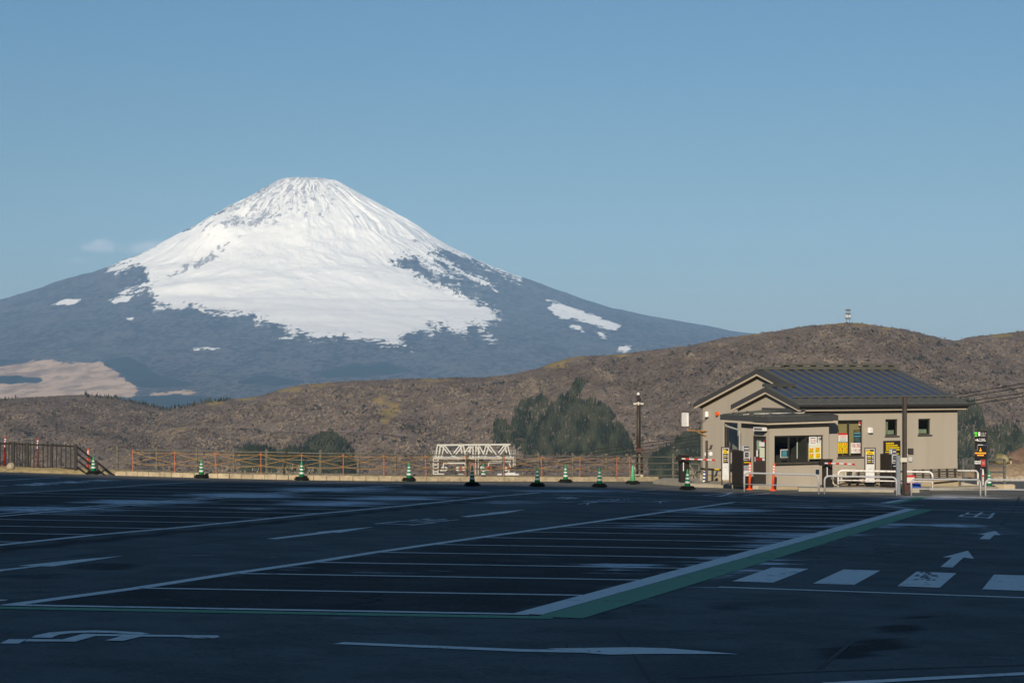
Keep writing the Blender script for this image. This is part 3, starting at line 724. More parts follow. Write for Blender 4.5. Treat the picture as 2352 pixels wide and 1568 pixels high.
patch_px([m5(-40,436),m5(80,438),m5(40,447),m5(-40,452)], 'arrow')
def ground_text(s, pxq):
    q = [gp(a, b) for a, b in pxq]
    return text_quad(s, [lift(p) for p in q], WHITE, lot, 'lettering')
ground_text('口', [m2(1225,475),m2(1590,488),m2(1825,463),m2(1460,450)])
ground_text('出', [m2(1525,444),m2(1830,455),m2(2065,436),m2(1730,424)])
ground_text('出', [m4(1835,346),m4(2088,358),m4(2152,314),m4(1905,308)])
ground_text('ス', [m3(890,294),m3(980,300),m3(1120,276),m3(935,266)])
ground_text('バ', [m3(1075,256),m3(1210,266),m3(1395,250),m3(1170,240)])
ground_text('大', [m3(1520,272),m3(1660,284),m3(1795,268),m3(1630,260)])
ground_text('専', [m3(640,240),m3(850,252),m3(945,234),m3(760,224)])
for a in [(120,118,370,125,560,107,330,98), (440,96,690,103,835,93,620,83), (725,79,960,84,1125,78,900,68)]:
    mb = MB(); q = [Vector(m1(a[2*i], a[2*i+1])) for i in range(4)]
    for s0, s1, t0, t1 in [(0,1,0,.22),(0,1,.4,.58),(0,1,.78,1),(.38,.62,.24,.38),(.38,.62,.6,.76)]:
        bl = lambda s, t: (q[0]*(1-s)+q[1]*s)*(1-t)+(q[3]*(1-s)+q[2]*s)*t
        mb.face([lift(gp(*bl(s,t))) for s, t in [(s0,t0),(s1,t0),(s1,t1),(s0,t1)]])
    mb.build('lettering', WHITE, lot)
mb = MB()          # the worn character near the front, traced stroke by stroke
for i, st in enumerate([[(0,840),(170,842),(250,801),(80,802)],[(225,822),(690,824),(720,806),(255,801)],[(575,804),(690,825),(880,772),(770,752)],
           [(290,787),(480,790),(490,780),(330,765)],[(330,765),(490,780),(540,760),(450,740)],[(450,740),(540,760),(640,748),(620,728)],[(620,728),(640,748),(820,741),(850,722)],[(850,722),(820,741),(1050,746),(1100,728)],[(1100,728),(1050,746),(1290,758),(1380,751),(1300,738)],
           [(765,752),(870,772),(1310,777),(1690,780),(1700,764),(1400,761)],[(1690,764),(1680,781),(1760,795),(1960,795),(2020,781),(2000,768)],[(965,815),(1125,820),(1315,775),(1130,772)]]):
    mb.face([lift(gp(*m5(u,v)), PAINT_Z+0.0006*(i%4)) for u, v in st])
mb.build('lettering', WHITE, lot)

_st = MB()
for _k in range(46):
    _u, _v = RND.gauss(1590,38), RND.gauss(805,19); _r = RND.uniform(3,16)
    _st.face([lift(gp(*m4(_u+_r*1.7*math.cos(t)*RND.uniform(.5,1.2), _v+_r*.42*math.sin(t)*RND.uniform(.5,1.2))), .0068+.0002*_k*.05) for t in np.linspace(0,5.6,8)])
struct(_st.build('tyre_stain', paint('tar_stain', (0.13,0.135,0.14), 0.0), lot), 'stuff')
TAR = paint('tar_seam', (0.022, 0.023, 0.024), 0.0)
for _pts, _w in [([(-100,1304),(200,1274),(450,1249),(588,1231),(760,1214)], .05), ([(1560,1557),(1900,1541),(2420,1525)], .05), ([(1416,1450),(1440,1475),(1452,1497),(1470,1527),(1500,1570)], .03), ([(2342,1140),(2322,1182),(2298,1206)], .09), ([(620,1246),(900,1215),(1180,1183)], .04), ([(1300,1480),(1310,1500)], .02), ([(1880,1536),(1925,1500),(1962,1470)], .05)]:
    stripe(_pts, _w, 'tar_seam', TAR, .0035)
# ---- stone kerb along the drop
km = mat('buff_kerb_stone', (0.42, 0.35, 0.235), 0.9, 0.15, var=0.28, scale=2.5, bump=0.6, bscale=25, dirt=(0.16,0.13,0.09), dirt_amt=0.55)
kroot = MB()
def along(pts, step):
    out = []; acc = 0.0
    for p, q in zip(pts[:-1], pts[1:]):
        n = max(1, round((q-p).length/step))
        out += [p.lerp(q, i/n) for i in range(n)]
    return out+[pts[-1]]
KH = 0.19
kpts = [gp(a, b) for a, b in kerb_px[4:]]
ks = along(kpts, 0.55)
kr = MB()
kr.add([ks[0]+Vector((0,0.5,-0.3)), ks[-1]+Vector((0,0.5,-0.3)), ks[-1]+Vector((0,1.6,-0.3)), ks[0]+Vector((0,1.6,-0.3)), ks[0]+Vector((0,0.5,0.15)), ks[-1]+Vector((0,0.5,0.15)), ks[-1]+Vector((0,1.6,0.12)), ks[0]+Vector((0,1.6,0.12))], [(0,3,2,1),(4,5,6,7),(0,1,5,4),(1,2,6,5),(2,3,7,6),(3,0,4,7)])
kerb_o = struct(kr.build('kerb', mat('kerb_backfill', (0.22,0.18,0.12), 0.95, 0.1, var=0.3, scale=3)))
for p, q in zip(ks[:-1], ks[1:]):
    d = (q-p); ln = d.length; d.normalize(); n_ = Vector((-d.y, d.x, 0)).normalized()
    g = 0.012; h = KH*RND.uniform(0.93,1.06); o = RND.uniform(-0.015,0.015); b = 0.02
    a0, a1 = p+d*g+n_*o, q-d*g+n_*o
    low = Vector((0,0,-0.25)); hi = Vector((0,0,h))
    vs = [a0+low, a1+low, a1+n_*0.5+low, a0+n_*0.5+low, a0+hi-Vector((0,0,b)), a1+hi-Vector((0,0,b)), a1+n_*0.5+hi-Vector((0,0,b)), a0+n_*0.5+hi-Vector((0,0,b)),
          a0+d*b+n_*b+hi, a1-d*b+n_*b+hi+Vector((0,0,RND.uniform(-.012,.012))), a1-d*b+n_*0.48+hi, a0+d*b+n_*0.48+hi]
    fs = [(0,1,5,4),(1,2,6,5),(2,3,7,6),(3,0,4,7),(4,5,9,8),(5,6,10,9),(6,7,11,10),(7,4,8,11),(8,9,10,11)]
    MB().add(vs, fs).build('kerb_stone', km, kerb_o)

# ---- raised pavement round the kiosk, and the ground behind it
cm = mat('pale_concrete', (0.36, 0.325, 0.25), 0.9, 0.15, var=0.16, scale=1.2, bump=0.25, bscale=30, dirt=(0.2,0.17,0.12), dirt_amt=0.5)
PH = 0.14
pv = [gp(*q) for q in [(1500,1110.5),(1580,1117.5),(1640,1119.5),(1723,1122.8),(1833,1124.2),(1834,1127.8),(2112,1130.8),(2135,1126.5)]]
pv = pv+[Vector((20.5,84.0,0)), Vector((21,92,0)), Vector((7,92,0))]
pv = [Vector((p.x,p.y,gz(p.x,p.y)+PH)) for p in pv]
struct(MB().slab(pv, 0.5).build('pavement', cm, bevel=0.02))
dm = mat('dry_grass_soil', (0.34, 0.27, 0.14), 0.95, 0.1, var=0.4, scale=4, bump=0.8, bscale=12)
def mound(name, c, rx, ry, hh, m, rot=0.0, n=22, rough=0.25, seed=0):
    mb = MB(); k = 7; cs, sn = math.cos(rot), math.sin(rot)
    for i in range(k+1):
        r = i/k
        for j in range(n):
            a = 2*math.pi*j/n
            rr_ = r*(1+rough*float(vnoise(np.array(a*1.3+3), np.array(seed+.3), seed)))
            x, y = rx*rr_*math.cos(a), ry*rr_*math.sin(a)
            X, Y = c.x+x*cs-y*sn, c.y+x*sn+y*cs
            z = hh*max(0,(1-r*r))**0.8*(1+0.35*float(fbm(np.array(X*1.1), np.array(Y*1.1), 3, seed)))
            mb.v.append((X, Y, c.z+z-0.08))
    for i in range(k):
        for j in range(n): mb.f.append((i*n+j, i*n+(j+1)%n, (i+1)*n+(j+1)%n, (i+1)*n+j))
    return mb.build(name, m, smooth=True)
c = gp(40, 1083.5); bank = mound('grass_bank', c+Vector((-4,1.2,-0.02)), 11.5, 1.1, 0.30, dm, -0.03, 60, 0.1, 3); struct(bank)

# ================================================================== KIOSK BUILDING
OX, OY, BZ, BR = 11.44, 79.5, -2.62, math.radians(30)
CB, SB = math.cos(BR), math.sin(BR)
VO = OX*SB-OY*CB; UO = -OX*CB-OY*SB        # v and u of the camera in the building's own frame
def ray_to(px, py, v=None, u=None):
    """where the line of sight meets the wall plane v = const (returns u, z) or u = const (returns v, z); z above the building's base"""
    dx, dz = (px-CX)/F, -(py-HY)/F
    if v is not None:
        t = (v-VO)/(-dx*SB+CB); return UO+t*(dx*CB+SB), H+t*dz-BZ
    t = (u-UO)/(dx*CB+SB); return VO+t*(-dx*SB+CB), H+t*dz-BZ
WALL = mat('beige_ribbed_siding', (0.390, 0.352, 0.288), 0.75, 0.2, var=0.045, scale=1.3, dirt=(0.30,0.25,0.19), dirt_amt=0.22, streak=True)
FOUND = mat('foundation_render', (0.40, 0.33, 0.22), 0.9, 0.15, var=0.12, scale=2, bump=0.2, dirt=(0.25,0.2,0.14), dirt_amt=0.4)
DARKM = mat('dark_bronze_metal', (0.030, 0.028, 0.026), 0.45, 0.4, var=0.1)
ROOFG = mat('weathered_grey_roof_metal', (0.090, 0.092, 0.080), 0.5, 0.4, var=0.18, scale=3)
FASC = mat('charcoal_fascia', (0.055, 0.058, 0.058), 0.5, 0.4, var=0.08)
PAN = mat('roof_pan_blue', (0.034, 0.060, 0.125), 0.42, 0.5, var=0.35, scale=2.2)  # blue tone on the pans above the snow guard only
CREAM = mat('cream_trim', (0.50, 0.43, 0.33), 0.6, 0.3, var=0.06)
SOFF = mat('brown_soffit', (0.13, 0.09, 0.06), 0.8, 0.2, var=0.1)
INNER = mat('interior_plaster', (0.38, 0.35, 0.27), 0.9, 0.1)
INDARK = mat('dark_interior', (0.05, 0.048, 0.042), 0.9, 0.1)
WHITEP = mat('white_painted_metal', (0.72, 0.71, 0.68), 0.45, 0.4, var=0.06)
GREYP = mat('galvanised_grey', (0.42, 0.44, 0.45), 0.45, 0.5, metal=0.2, var=0.1, scale=9)
PAPER = mat('white_paper', (0.62, 0.66, 0.52), 0.8, 0.2, var=0.03)
PAPERW = mat('bright_paper', (0.72, 0.72, 0.68), 0.8, 0.2, var=0.03)
YELLOW = mat('yellow_print', (0.78, 0.56, 0.01), 0.7, 0.2, var=0.05)
REDP = mat('red_print', (0.52, 0.03, 0.025), 0.6, 0.3, var=0.05)
BLUEP = mat('blue_print', (0.02, 0.07, 0.25), 0.6, 0.3, var=0.05)
NAVY = mat('navy_print', (0.012, 0.030, 0.055), 0.6, 0.3, var=0.1)
INK = mat('black_ink', (0.02, 0.02, 0.02), 0.6, 0.3)
ORANGEL = mat('orange_lamp_plastic', (0.75, 0.13, 0.02), 0.4, 0.4)
GREENP = mat('green_print', (0.10, 0.30, 0.12), 0.7, 0.2)
GLASS = glass()

# fine upright ribs of the siding
_N, _L = WALL.node_tree.nodes, WALL.node_tree.links; _P = _N['Principled BSDF']
_tc = _N.new('ShaderNodeTexCoord'); _sp = _N.new('ShaderNodeSeparateXYZ'); _L.new(_tc.outputs['Object'], _sp.inputs[0])
_s = math_n(_N, _L, 'ADD', _sp.outputs[0], _sp.outputs[1]); _w = math_n(_N, _L, 'FRACT', math_n(_N, _L, 'MULTIPLY', _s, 4.4), 0.0)
_b = _N.new('ShaderNodeBump'); _b.inputs['Strength'].default_value = 0.18; _b.inputs['Distance'].default_value = 0.012
_L.new(sstep(_N, _L, _w, 0.0, 0.12), _b.inputs['Height']); _L.new(_b.outputs[0], _P.inputs['Normal'])
kiosk = thing('parking_kiosk', 'beige parking kiosk with stepped gable roofs of dark ribbed metal', 'building', (OX, OY, BZ), BR)
Z = lambda za: za-BZ
ZE = Z(0.86); SL = 0.3215
def rz_(v): return ZE+SL*v
# walls with real openings; axis 'v' = wall runs along u at v = const, axis 'u' = runs along v
def wall(a0, a1, z0, z1, at, axis, holes=(), depth=0.16, out=-1, m=WALL, name='wall'):
    mb = MB(); xs = sorted(set([a0,a1]+[h[0] for h in holes]+[h[1] for h in holes])); zs = sorted(set([z0,z1]+[h[2] for h in holes]+[h[3] for h in holes]))
    P3 = (lambda a, o, z: (a, at+o, z)) if axis == 'v' else (lambda a, o, z: (at+o, a, z))
    ib = -out*depth
    def q(p): mb.face(p)
    for i in range(len(xs)-1):
        for j in range(len(zs)-1):
            cx, cz = (xs[i]+xs[i+1])/2, (zs[j]+zs[j+1])/2
            if any(h[0] < cx < h[1] and h[2] < cz < h[3] for h in holes): continue
            for o in (0, ib): q([P3(xs[i],o,zs[j]),P3(xs[i+1],o,zs[j]),P3(xs[i+1],o,zs[j+1]),P3(xs[i],o,zs[j+1])])
    for h in list(holes)+[(a0,a1,z0,z1)]:
        for (p, r) in [((h[0],h[2]),(h[1],h[2])),((h[1],h[2]),(h[1],h[3])),((h[1],h[3]),(h[0],h[3])),((h[0],h[3]),(h[0],h[2]))]:
            q([P3(p[0],0,p[1]),P3(r[0],0,r[1]),P3(r[0],ib,r[1]),P3(p[0],ib,p[1])])
    return mb.build(name, m, kiosk)
def rect(pA, pB, **k):
    a0, z1 = ray_to(*pA, **k); a1, z0 = ray_to(*pB, **k)
    return min(a0,a1), max(a0,a1), min(z0,z1), max(z0,z1)
VF, VB, UM, U2, UE = 0.27, 8.9, 1.56, 0.26, 8.66      # front wall, back wall, main gable wall, lower gable wall, far end
w_big = rect(cC(105,215), cC(548,862), v=VF)
w_s1 = rect(cC(953,196), cC(1176,486), v=VF)
w_s2 = rect(c2(915,705), c2(1046,872), v=VF)
w_gab = rect(c1(374,731), c1(560,1046), u=UM)
FZ = Z(-2.32)                      # top of the foundation / floor
wall(U2, UE, FZ+0.02, Z(0.62), VF, 'v', [w_big, w_s1, w_s2])
wall(UM, UE, FZ+0.02, Z(0.62), VB, 'v', out=1)
wall(VF+0.16, VB-0.16, FZ+0.02, Z(0.62), UE, 'u', out=1)
wall(4.42, VB-0.002, FZ+0.02, Z(0.62), UM, 'u', [w_gab])
wall(VF+0.003, 4.42, FZ+0.02, Z(0.62), U2, 'u')
wall(U2+0.002, UM, FZ+0.02, Z(0.62), 4.42, 'v', out=1)
def gable(u, v0, vm, v1, zt):
    mb = MB(); t = 0.14
    a = [(u,v0,Z(0.622)),(u,vm,zt),(u,v1,Z(0.622))]; b = [(x+t,y,z) for x,y,z in a]
    mb.add(a+b, [(0,2,1),(3,4,5),(0,1,4,3),(1,2,5,4),(2,0,3,5)]); return mb.build('gable_wall', WALL, kiosk)
gable(UM+0.002, 0.35, 4.5, 8.95, rz_(4.45)-0.17); gable(U2+0.003, 0.35, 2.22, 4.5, rz_(2.2)-0.17); gable(UE-0.142, 0.35, 4.5, 8.9, rz_(4.45)-0.17)
MB().box(UM-0.03, UE+0.03, VF-0.03, VB+0.03, Z(-3.15), FZ).build('foundation', FOUND, kiosk)
MB().box(U2-0.03, UM-0.031, VF-0.03, 4.45, Z(-3.15), FZ).build('foundation', FOUND, kiosk)
MB().box(UM+.2, UE-.2, VF+.2, VB-.2, FZ+0.001, FZ+0.05).build('floor_slab', INDARK, kiosk)
MB().box(4.9, 5.0, VF+.17, VB-.17, FZ+.06, Z(0.6)).build('partition', INNER, kiosk)
MB().box(UM+.2, 4.89, 1.7, 1.8, FZ+.06, Z(0.6)).build('partition', INNER, kiosk)
# roofs: continuous front slope, two rear slopes
def slope(poly, f, t, name, m=FASC):
    return MB().slab([(u,v,f(v)) for u,v in poly], t).build(name, m, kiosk)
slope([(0,0),(9.0,0),(9.0,4.5),(1.3,4.5),(1.3,2.2),(0,2.2)], rz_, 0.19, 'roof_slope')
slope([(0,2.201),(1.72,2.201),(1.72,4.55),(0,4.55)], lambda v: rz_(2.2)-SL*(v-2.2), 0.19, 'roof_slope')
slope([(1.3,4.501),(9.0,4.501),(9.0,9.1),(1.3,9.1)], lambda v: rz_(4.5)-SL*(v-4.5), 0.19, 'roof_slope')
# cream trim under the fascias and soffit boards
for (p, q) in [((0.05,0.06,rz_(0)-0.215),(8.95,0.06,rz_(0)-0.215))]:
    MB().beam(p, q, 0.05, 0.07).build('trim', CREAM, kiosk)
for u, v0, vm, v1 in [(0.05,0.05,2.2,4.52),(1.34,3.4,4.5,9.06),(8.95,0.05,4.5,9.06)]:
    for a, b in ((v0,vm),(vm,v1)):
        fz = lambda v: (rz_(v) if v <= vm else rz_(vm)-SL*(v-vm))-0.225
        MB().beam((u,a,fz(a)),(u,b,fz(b)),0.05,0.085,(0,0,1)).build('trim', CREAM, kiosk)
for u0, u1, v0, vm, v1 in [(0.08,0.255,0.1,2.2,4.48),(1.37,1.555,4.5,4.501,9.0)]:
    mb = MB()
    for a, b in ((v0,vm),(vm+.002,v1)):
        fz = lambda v: (rz_(v) if v <= vm else rz_(vm)-SL*(v-vm))-0.20
        mb.hexa([(u0,a,fz(a)-.02),(u1,a,fz(a)-.02),(u1,b,fz(b)-.02),(u0,b,fz(b)-.02)],[(u0,a,fz(a)),(u1,a,fz(a)),(u1,b,fz(b)),(u0,b,fz(b))])
    mb.build('soffit', SOFF, kiosk)
MB().box(0.1, 8.9, 0.09, 0.265, rz_(0)-0.27, rz_(0)-0.25).build('soffit', SOFF, kiosk)
# roof pans and battens
nb = 17; pitch = (9.0-0.06)/nb; VG = 0.72
meshes = {}
def roof_strip(key, w, h, v0, v1, dz):
    if key not in meshes:
        b = MB().hexa([(0,v0,rz_(v0)+dz),(w,v0,rz_(v0)+dz),(w,v1,rz_(v1)+dz),(0,v1,rz_(v1)+dz)],[(0,v0,rz_(v0)+dz+h),(w,v0,rz_(v0)+dz+h),(w,v1,rz_(v1)+dz+h),(0,v1,rz_(v1)+dz+h)])
        me = bpy.data.meshes.new(key); me.from_pydata(b.v, [], b.f); meshes[key] = me
    return meshes[key]
for i in range(nb+1):
    u = 0.03+i*pitch; v1 = 4.42 if u >= 1.3 else 2.12
    me = roof_strip('batten_%s' % v1, 0.19, 0.05, 0.0, v1, 0.001)
    if not me.materials: me.materials.append(ROOFG)
    link('batten', me, kiosk, (min(u,8.83)-0.02,0,0))
    if i < nb:
        me = roof_strip('pan_%s' % v1, pitch-0.20, 0.012, VG, v1, 0.002)
        if not me.materials: me.materials.append(PAN)
        link('roof_pan', me, kiosk, (u+0.175,0,0))
        me = roof_strip('eavepan', pitch-0.20, 0.011, 0.01, VG-0.01, 0.002)
        if not me.materials: me.materials.append(ROOFG)
        link('eave_pan', me, kiosk, (u+0.175,0,0))
for v in (VG-0.02, 0.34):
    for k in range(1 if v > .5 else 17):
        if v > .5: MB().beam((0.25,v,rz_(v)+0.09),(8.95,v,rz_(v)+0.09),0.04,0.06).build('snow_guard', ROOFG, kiosk)
        else: MB().beam((0.2+k*pitch,v,rz_(v)+0.05),(0.36+k*pitch,v,rz_(v)+0.05),0.05,0.06).build('snow_stop', ROOFG, kiosk)
MB().cbox(1.32, 2.9, 4.36, 4.66, rz_(4.4)+0.02, rz_(4.5)+0.10).build('ridge_cap', ROOFG, kiosk)
MB().cbox(2.72, 9.0, 4.30, 4.72, rz_(4.4)+0.025, rz_(4.5)+0.13).build('ridge_cap', ROOFG, kiosk)
MB().cbox(2.55, 8.98, 4.24, 4.78, rz_(4.5)+0.17, rz_(4.5)+0.25, 0.02).build('ridge_vent', ROOFG, kiosk)
for k in range(9): MB().box(2.9+k*0.72, 2.94+k*0.72, 4.33, 4.69, rz_(4.5)+0.131, rz_(4.5)+0.169).build('vent_bracket', ROOFG, kiosk)
MB().cbox(-0.02, 1.45, 2.05, 2.36, rz_(2.2)+0.005, rz_(2.2)+0.14).build('ridge_cap', FASC, kiosk)
MB().tube([(0.02,-0.07,rz_(0)-0.06),(8.98,-0.07,rz_(0)-0.08)],0.055,8).build('gutter', DARKM, kiosk)
# windows
def window(r, at, axis, depth=0.10, mull=(), sill=True, fw=0.05, glassm=None):
    a0, a1, z0, z1 = r
    o0 = at+depth*0.5; o1 = at+depth
    bx = (lambda mb, x0, x1, y0, y1, zz0, zz1: mb.box(x0,x1,y0,y1,zz0,zz1)) if axis == 'v' else (lambda mb, x0, x1, y0, y1, zz0, zz1: mb.box(y0,y1,x0,x1,zz0,zz1))
    wroot = MB(); bx(wroot,a0+.001,a1-.001,o0,o1,z0+.001,z0+fw); bx(wroot,a0+.001,a1-.001,o0,o1,z1-fw,z1-.001); bx(wroot,a0+.001,a0+fw,o0,o1,z0+fw,z1-fw); bx(wroot,a1-fw,a1-.001,o0,o1,z0+fw,z1-fw)
    w = wroot.build('window', DARKM, kiosk)
    es = [a0+fw]+list(mull)+[a1-fw]
    for mm in mull:
        b = MB(); bx(b,mm-.035,mm+.035,o0+.002,o1-.002,z0+fw,z1-fw); b.build('mullion', DARKM, w)
    for e0, e1 in zip(es[:-1], es[1:]):
        b = MB(); bx(b,e0+.003,e1-.003,o1-.035,o1-.03,z0+fw+.002,z1-fw-.002); b.build('pane', glassm or GLASS, w)
    if sill:
        b = MB(); bx(b,a0-.05,a1+.05,at-.05,at+.04,z0-.05,z0-.005); b.build('sill', FASC, w)
    return w
um = ray_to(*cC(310,500), v=VF)[0]
W1 = window(w_big, VF, 'v', 0.12, (um,), fw=0.06)
blind = MB(); blind.box(w_big[0]-.1, w_big[1]+.1, VF+0.24, VF+0.25, w_big[2]-.1, w_big[3]+.1); blind.build('blind', mat('tan_blind',(0.36,0.28,0.13),0.9,0.1,var=.06), W1)
FROST = glass('dim_glass', (0.82,0.88,0.84))
for r in (w_s1, w_s2):
    w = window(r, VF, 'v', 0.13, fw=0.055, glassm=FROST)
    MB().box(r[0]+.05, r[1]-.02, VF+0.24, VF+0.25, r[2]-.05, r[2]+.22).build('shelf_board', mat('pale_ledge',(0.45,0.46,0.38),0.9,0.1), w)
W4 = window(w_gab, UM, 'u', 0.12, (ray_to(*c1(405,800), u=UM)[0],), sill=True, fw=0.05)
# posters in the big window (just behind the pane), each placed where it hangs
def poster(pA, pB, m, parent, v, name='poster', dv=0.0, holes=None):
    a0, a1, z0, z1 = rect(pA, pB, v=v+dv)
    return MB().box(a0, a1, v+dv, v+dv+0.004, z0, z1).build(name, m, parent), (a0, a1, z0, z1)
def bars(r, v, rows, m, parent, fill=0.55, marg=0.1, name='print_lines', lens=None):
    a0, a1, z0, z1 = r; mb = MB(); h = (z1-z0)/rows
    for i in range(rows):
        zc = z1-(i+.5)*h; x = a0+(a1-a0)*marg; xe = a0+(a1-a0)*((1-marg) if not lens else lens[i])
        while x < xe:
            w = RND.uniform(0.35,1.0)*h*0.9; mb.box(x, min(x+w*0.8,xe), v-.003, v-.0005, zc-h*fill/2, zc+h*fill/2); x += w
    return struct(mb.build(name, m, parent), 'stuff')
def wtext(s, r, v, m, parent):
    a0, a1, z0, z1 = r; return text_quad(s, [(a0,v,z0),(a1,v,z0),(a1,v,z1),(a0,v,z1)], m, parent)
def sub(r, x0, x1, y0, y1):      # fractions from left / from top
    a0, a1, z0, z1 = r; return (a0+(a1-a0)*x0, a0+(a1-a0)*x1, z1-(z1-z0)*y1, z1-(z1-z0)*y0)
PV = VF+0.075
def pbox(r, v, m, parent, name='poster', t=0.003):
    return MB().box(r[0], r[1], v, v+t, r[2], r[3]).build(name, m, parent)
def yellow_notice(pA, pB, v, parent):
    p, r = poster(pA, pB, YELLOW, parent, v)
    for x in (0.28, 0.66): pbox(sub(r, x, x+0.2, 0.1, 0.36), v-.002, REDP, p, 'print_block', .0015)
    bars(sub(r, .05, .95, .45, .92), v, 3, mat('brown_ink',(0.28,0.19,0.01)), p)
for a in [((110,615),(182,706)),((188,612),(280,704)),((106,712),(184,804)),((200,708),(284,800))]: yellow_notice(cC(*a[0]), cC(*a[1]), PV, W1)
p, r = poster(cC(114,445), cC(276,598), PAPERW, W1, PV); pbox(sub(r,0,1,0,.22), PV-.002, REDP, p, 'print_block', .0015); bars(sub(r,0.03,.97,.28,.6), PV, 3, mat('pink_ink',(0.55,0.25,0.22)), p); bars(sub(r,.03,.97,.66,.95), PV, 3, mat('teal_ink',(0.15,0.33,0.36)), p)
p, r = poster(cC(386,388), cC(515,612), NAVY, W1, PV); bars(sub(r,.03,.97,.05,.2), PV, 2, mat('brown_ink',(0.28,0.19,0.01)), p); pbox(sub(r,.06,.97,.24,.3), PV-.002, mat('sky_ink',(0.12,0.42,0.50)), p, 'print_block', .0015); pbox(sub(r,.06,.97,.46,.52), PV-.002, mat('sky_ink',(0,0,0)), p, 'print_block', .0015); bars(sub(r,.06,.9,.58,.95), PV, 4, mat('dull_green_ink',(0.08,0.16,0.10)), p)
p, r = poster(cC(335,618), cC(515,798), PAPERW, W1, PV); wtext('強風', sub(r,.06,.96,.05,.48), PV-.003, mat('crimson_ink',(0.38,0.05,0.05)), p); wtext('ドア開注意', sub(r,.04,.96,.58,.92), PV-.003, MATS['crimson_ink'], p)
p, r = poster(cC(478,244), cC(526,304), PAPERW, W1, PV); pbox(sub(r,0.02,.98,.02,.7), PV-.002, mat('bright_red',(0.72,0.02,0.03)), p, 'print_block', .0015)

# ---- ticket booth standing in front of the lower gable
UB, VBo, UBE, VBE = -1.68, -0.30, 1.30, 1.55
ZT = Z(0.16)
w_tick = rect(cB(283,385), cB(1245,905), v=VBo)
d_v0, d_z1 = ray_to(*cA(1008,490), u=UB); d_v1, _ = ray_to(*cA(1248,500), u=UB)
door_r = (min(d_v0,d_v1), max(d_v0,d_v1), FZ+0.03, d_z1)
wall(UB, UBE, Z(-2.36), ZT, VBo, 'v', [w_tick], name='booth_wall')
wall(VBo+0.001, VBE, Z(-2.36), ZT, UB-0.001, 'u', [door_r], name='booth_wall')
wall(VBo+0.162, VF-0.002, Z(-2.36), ZT, UBE, 'u', out=1, name='booth_wall')
wall(UB+0.162, U2-0.002, Z(-2.36), ZT, VBE, 'v', out=1, name='booth_wall')
MB().box(UB-.02, UBE+.02, VBo-.02, VBE+.02, Z(-3.1), Z(-2.361)).build('foundation', FOUND, kiosk)
MB().box(UB+.17, U2-.01, VBo+.17, VBE-.17, Z(-2.36), Z(-2.33)).build('floor_slab', INDARK, kiosk)
MB().box(UB+.7, UBE-.2, VBo+0.95, VBo+1.0, Z(-2.32), Z(-1.15)).build('counter', INDARK, kiosk)
MB().box(UB+.4, U2-.02, VBE-.20, VBE-.17, Z(-2.32), ZT).build('booth_lining', INDARK, kiosk)
MB().box(U2-.05, U2-.003, VBo+.17, VBE-.21, Z(-2.32), ZT).build('booth_lining', INDARK, kiosk)
a0 = ray_to(*cB(585,600), v=VBo)[0]; a1 = ray_to(*cB(935,600), v=VBo)[0]
WT = window(w_tick, VBo, 'v', 0.12, (a0, a1), fw=0.055)
MB().beam((ray_to(*cB(728,600), v=VBo+.5)[0], VBo+.5, w_tick[2]+.15), (ray_to(*cB(728,600), v=VBo+.5)[0], VBo+.5, w_tick[3]), 0.03).build('inner_post', WHITEP, WT)
BV = VBo+0.075
for a in [((958,625),(1055,716)),((1078,612),(1176,708)),((958,732),(1055,830)),((1090,728),(1184,820))]: yellow_notice(cB(*a[0]), cB(*a[1]), BV, WT)
p, r = poster(cB(960,525), cB(1208,832), PAPER, WT, BV+.006)
p, r = poster(cB(962,400), cB(1114,568), PAPERW, WT, BV); wtext('16:40', sub(r,.12,.9,.34,.62), BV-.003, mat('crimson_ink',(0,0,0)), p); bars(sub(r,.08,.92,.1,.28), BV, 1, INK, p); bars(sub(r,.1,.9,.7,.8), BV, 1, INK, p)
p, r = poster(cB(1132,398), cB(1216,525), PAPERW, WT, BV); pbox(sub(r,.2,.85,.1,.55), BV-.002, INK, p, 'print_block', .0015); wtext('P', sub(r,.38,.68,.16,.48), BV-.003, PAPERW, p); bars(sub(r,.1,.9,.62,.95), BV, 3, GREYP, p)
p, r = poster(cB(402,652), cB(560,808), PAPERW, WT, BV); pbox(sub(r,.08,.92,.08,.94), BV-.002, NAVY, p, 'print_block', .0015); bars(sub(r,.15,.85,.15,.85), BV-.002, 5, mat('sky_ink',(0,0,0)), p)
MB().box(w_tick[0]-.05, w_tick[1]+.02, VBo-.09, VBo+.03, w_tick[2]-.045, w_tick[2]-.004).build('sill', DARKM, WT)
# booth roof: a low slab with fascia, trim, flashing, seams
rp = [(-2.0,-0.62,Z(0.40)),(1.52,-0.62,Z(0.45)),(1.52,0.265,Z(0.565)),(0.255,0.265,Z(0.60)),(0.255,2.55,Z(0.62)),(-2.0,2.55,Z(0.46))]
mb = MB(); rt = 0.21
top = [Vector(p) for p in rp]
mb.slab(top, rt); mb.build('booth_roof', FASC, kiosk)
mb = MB(); mb.beam((-1.96,-0.585,Z(0.135)),(1.48,-0.585,Z(0.185)),0.05,0.06); mb.build('trim', CREAM, kiosk)
mb = MB(); mb.beam((-1.965,-0.57,Z(0.135)),(-1.965,2.5,Z(0.195)),0.05,0.06); mb.build('trim', CREAM, kiosk)
def br_z(u, v):
    zf = 0.40+0.05*(u+2)/3.5; zb = 0.46+0.16*(u+2)/2.44
    return Z(zf+(zb-zf)*min(1,max(0,(v+.62)/2.4)))
for k in range(9):
    v = -0.5+k*0.36
    MB().beam((-1.98,v,br_z(-1.98,v)+.012),(0.25,v,br_z(.25,v)+.012),0.035,0.05).build('roof_seam', ROOFG, kiosk)
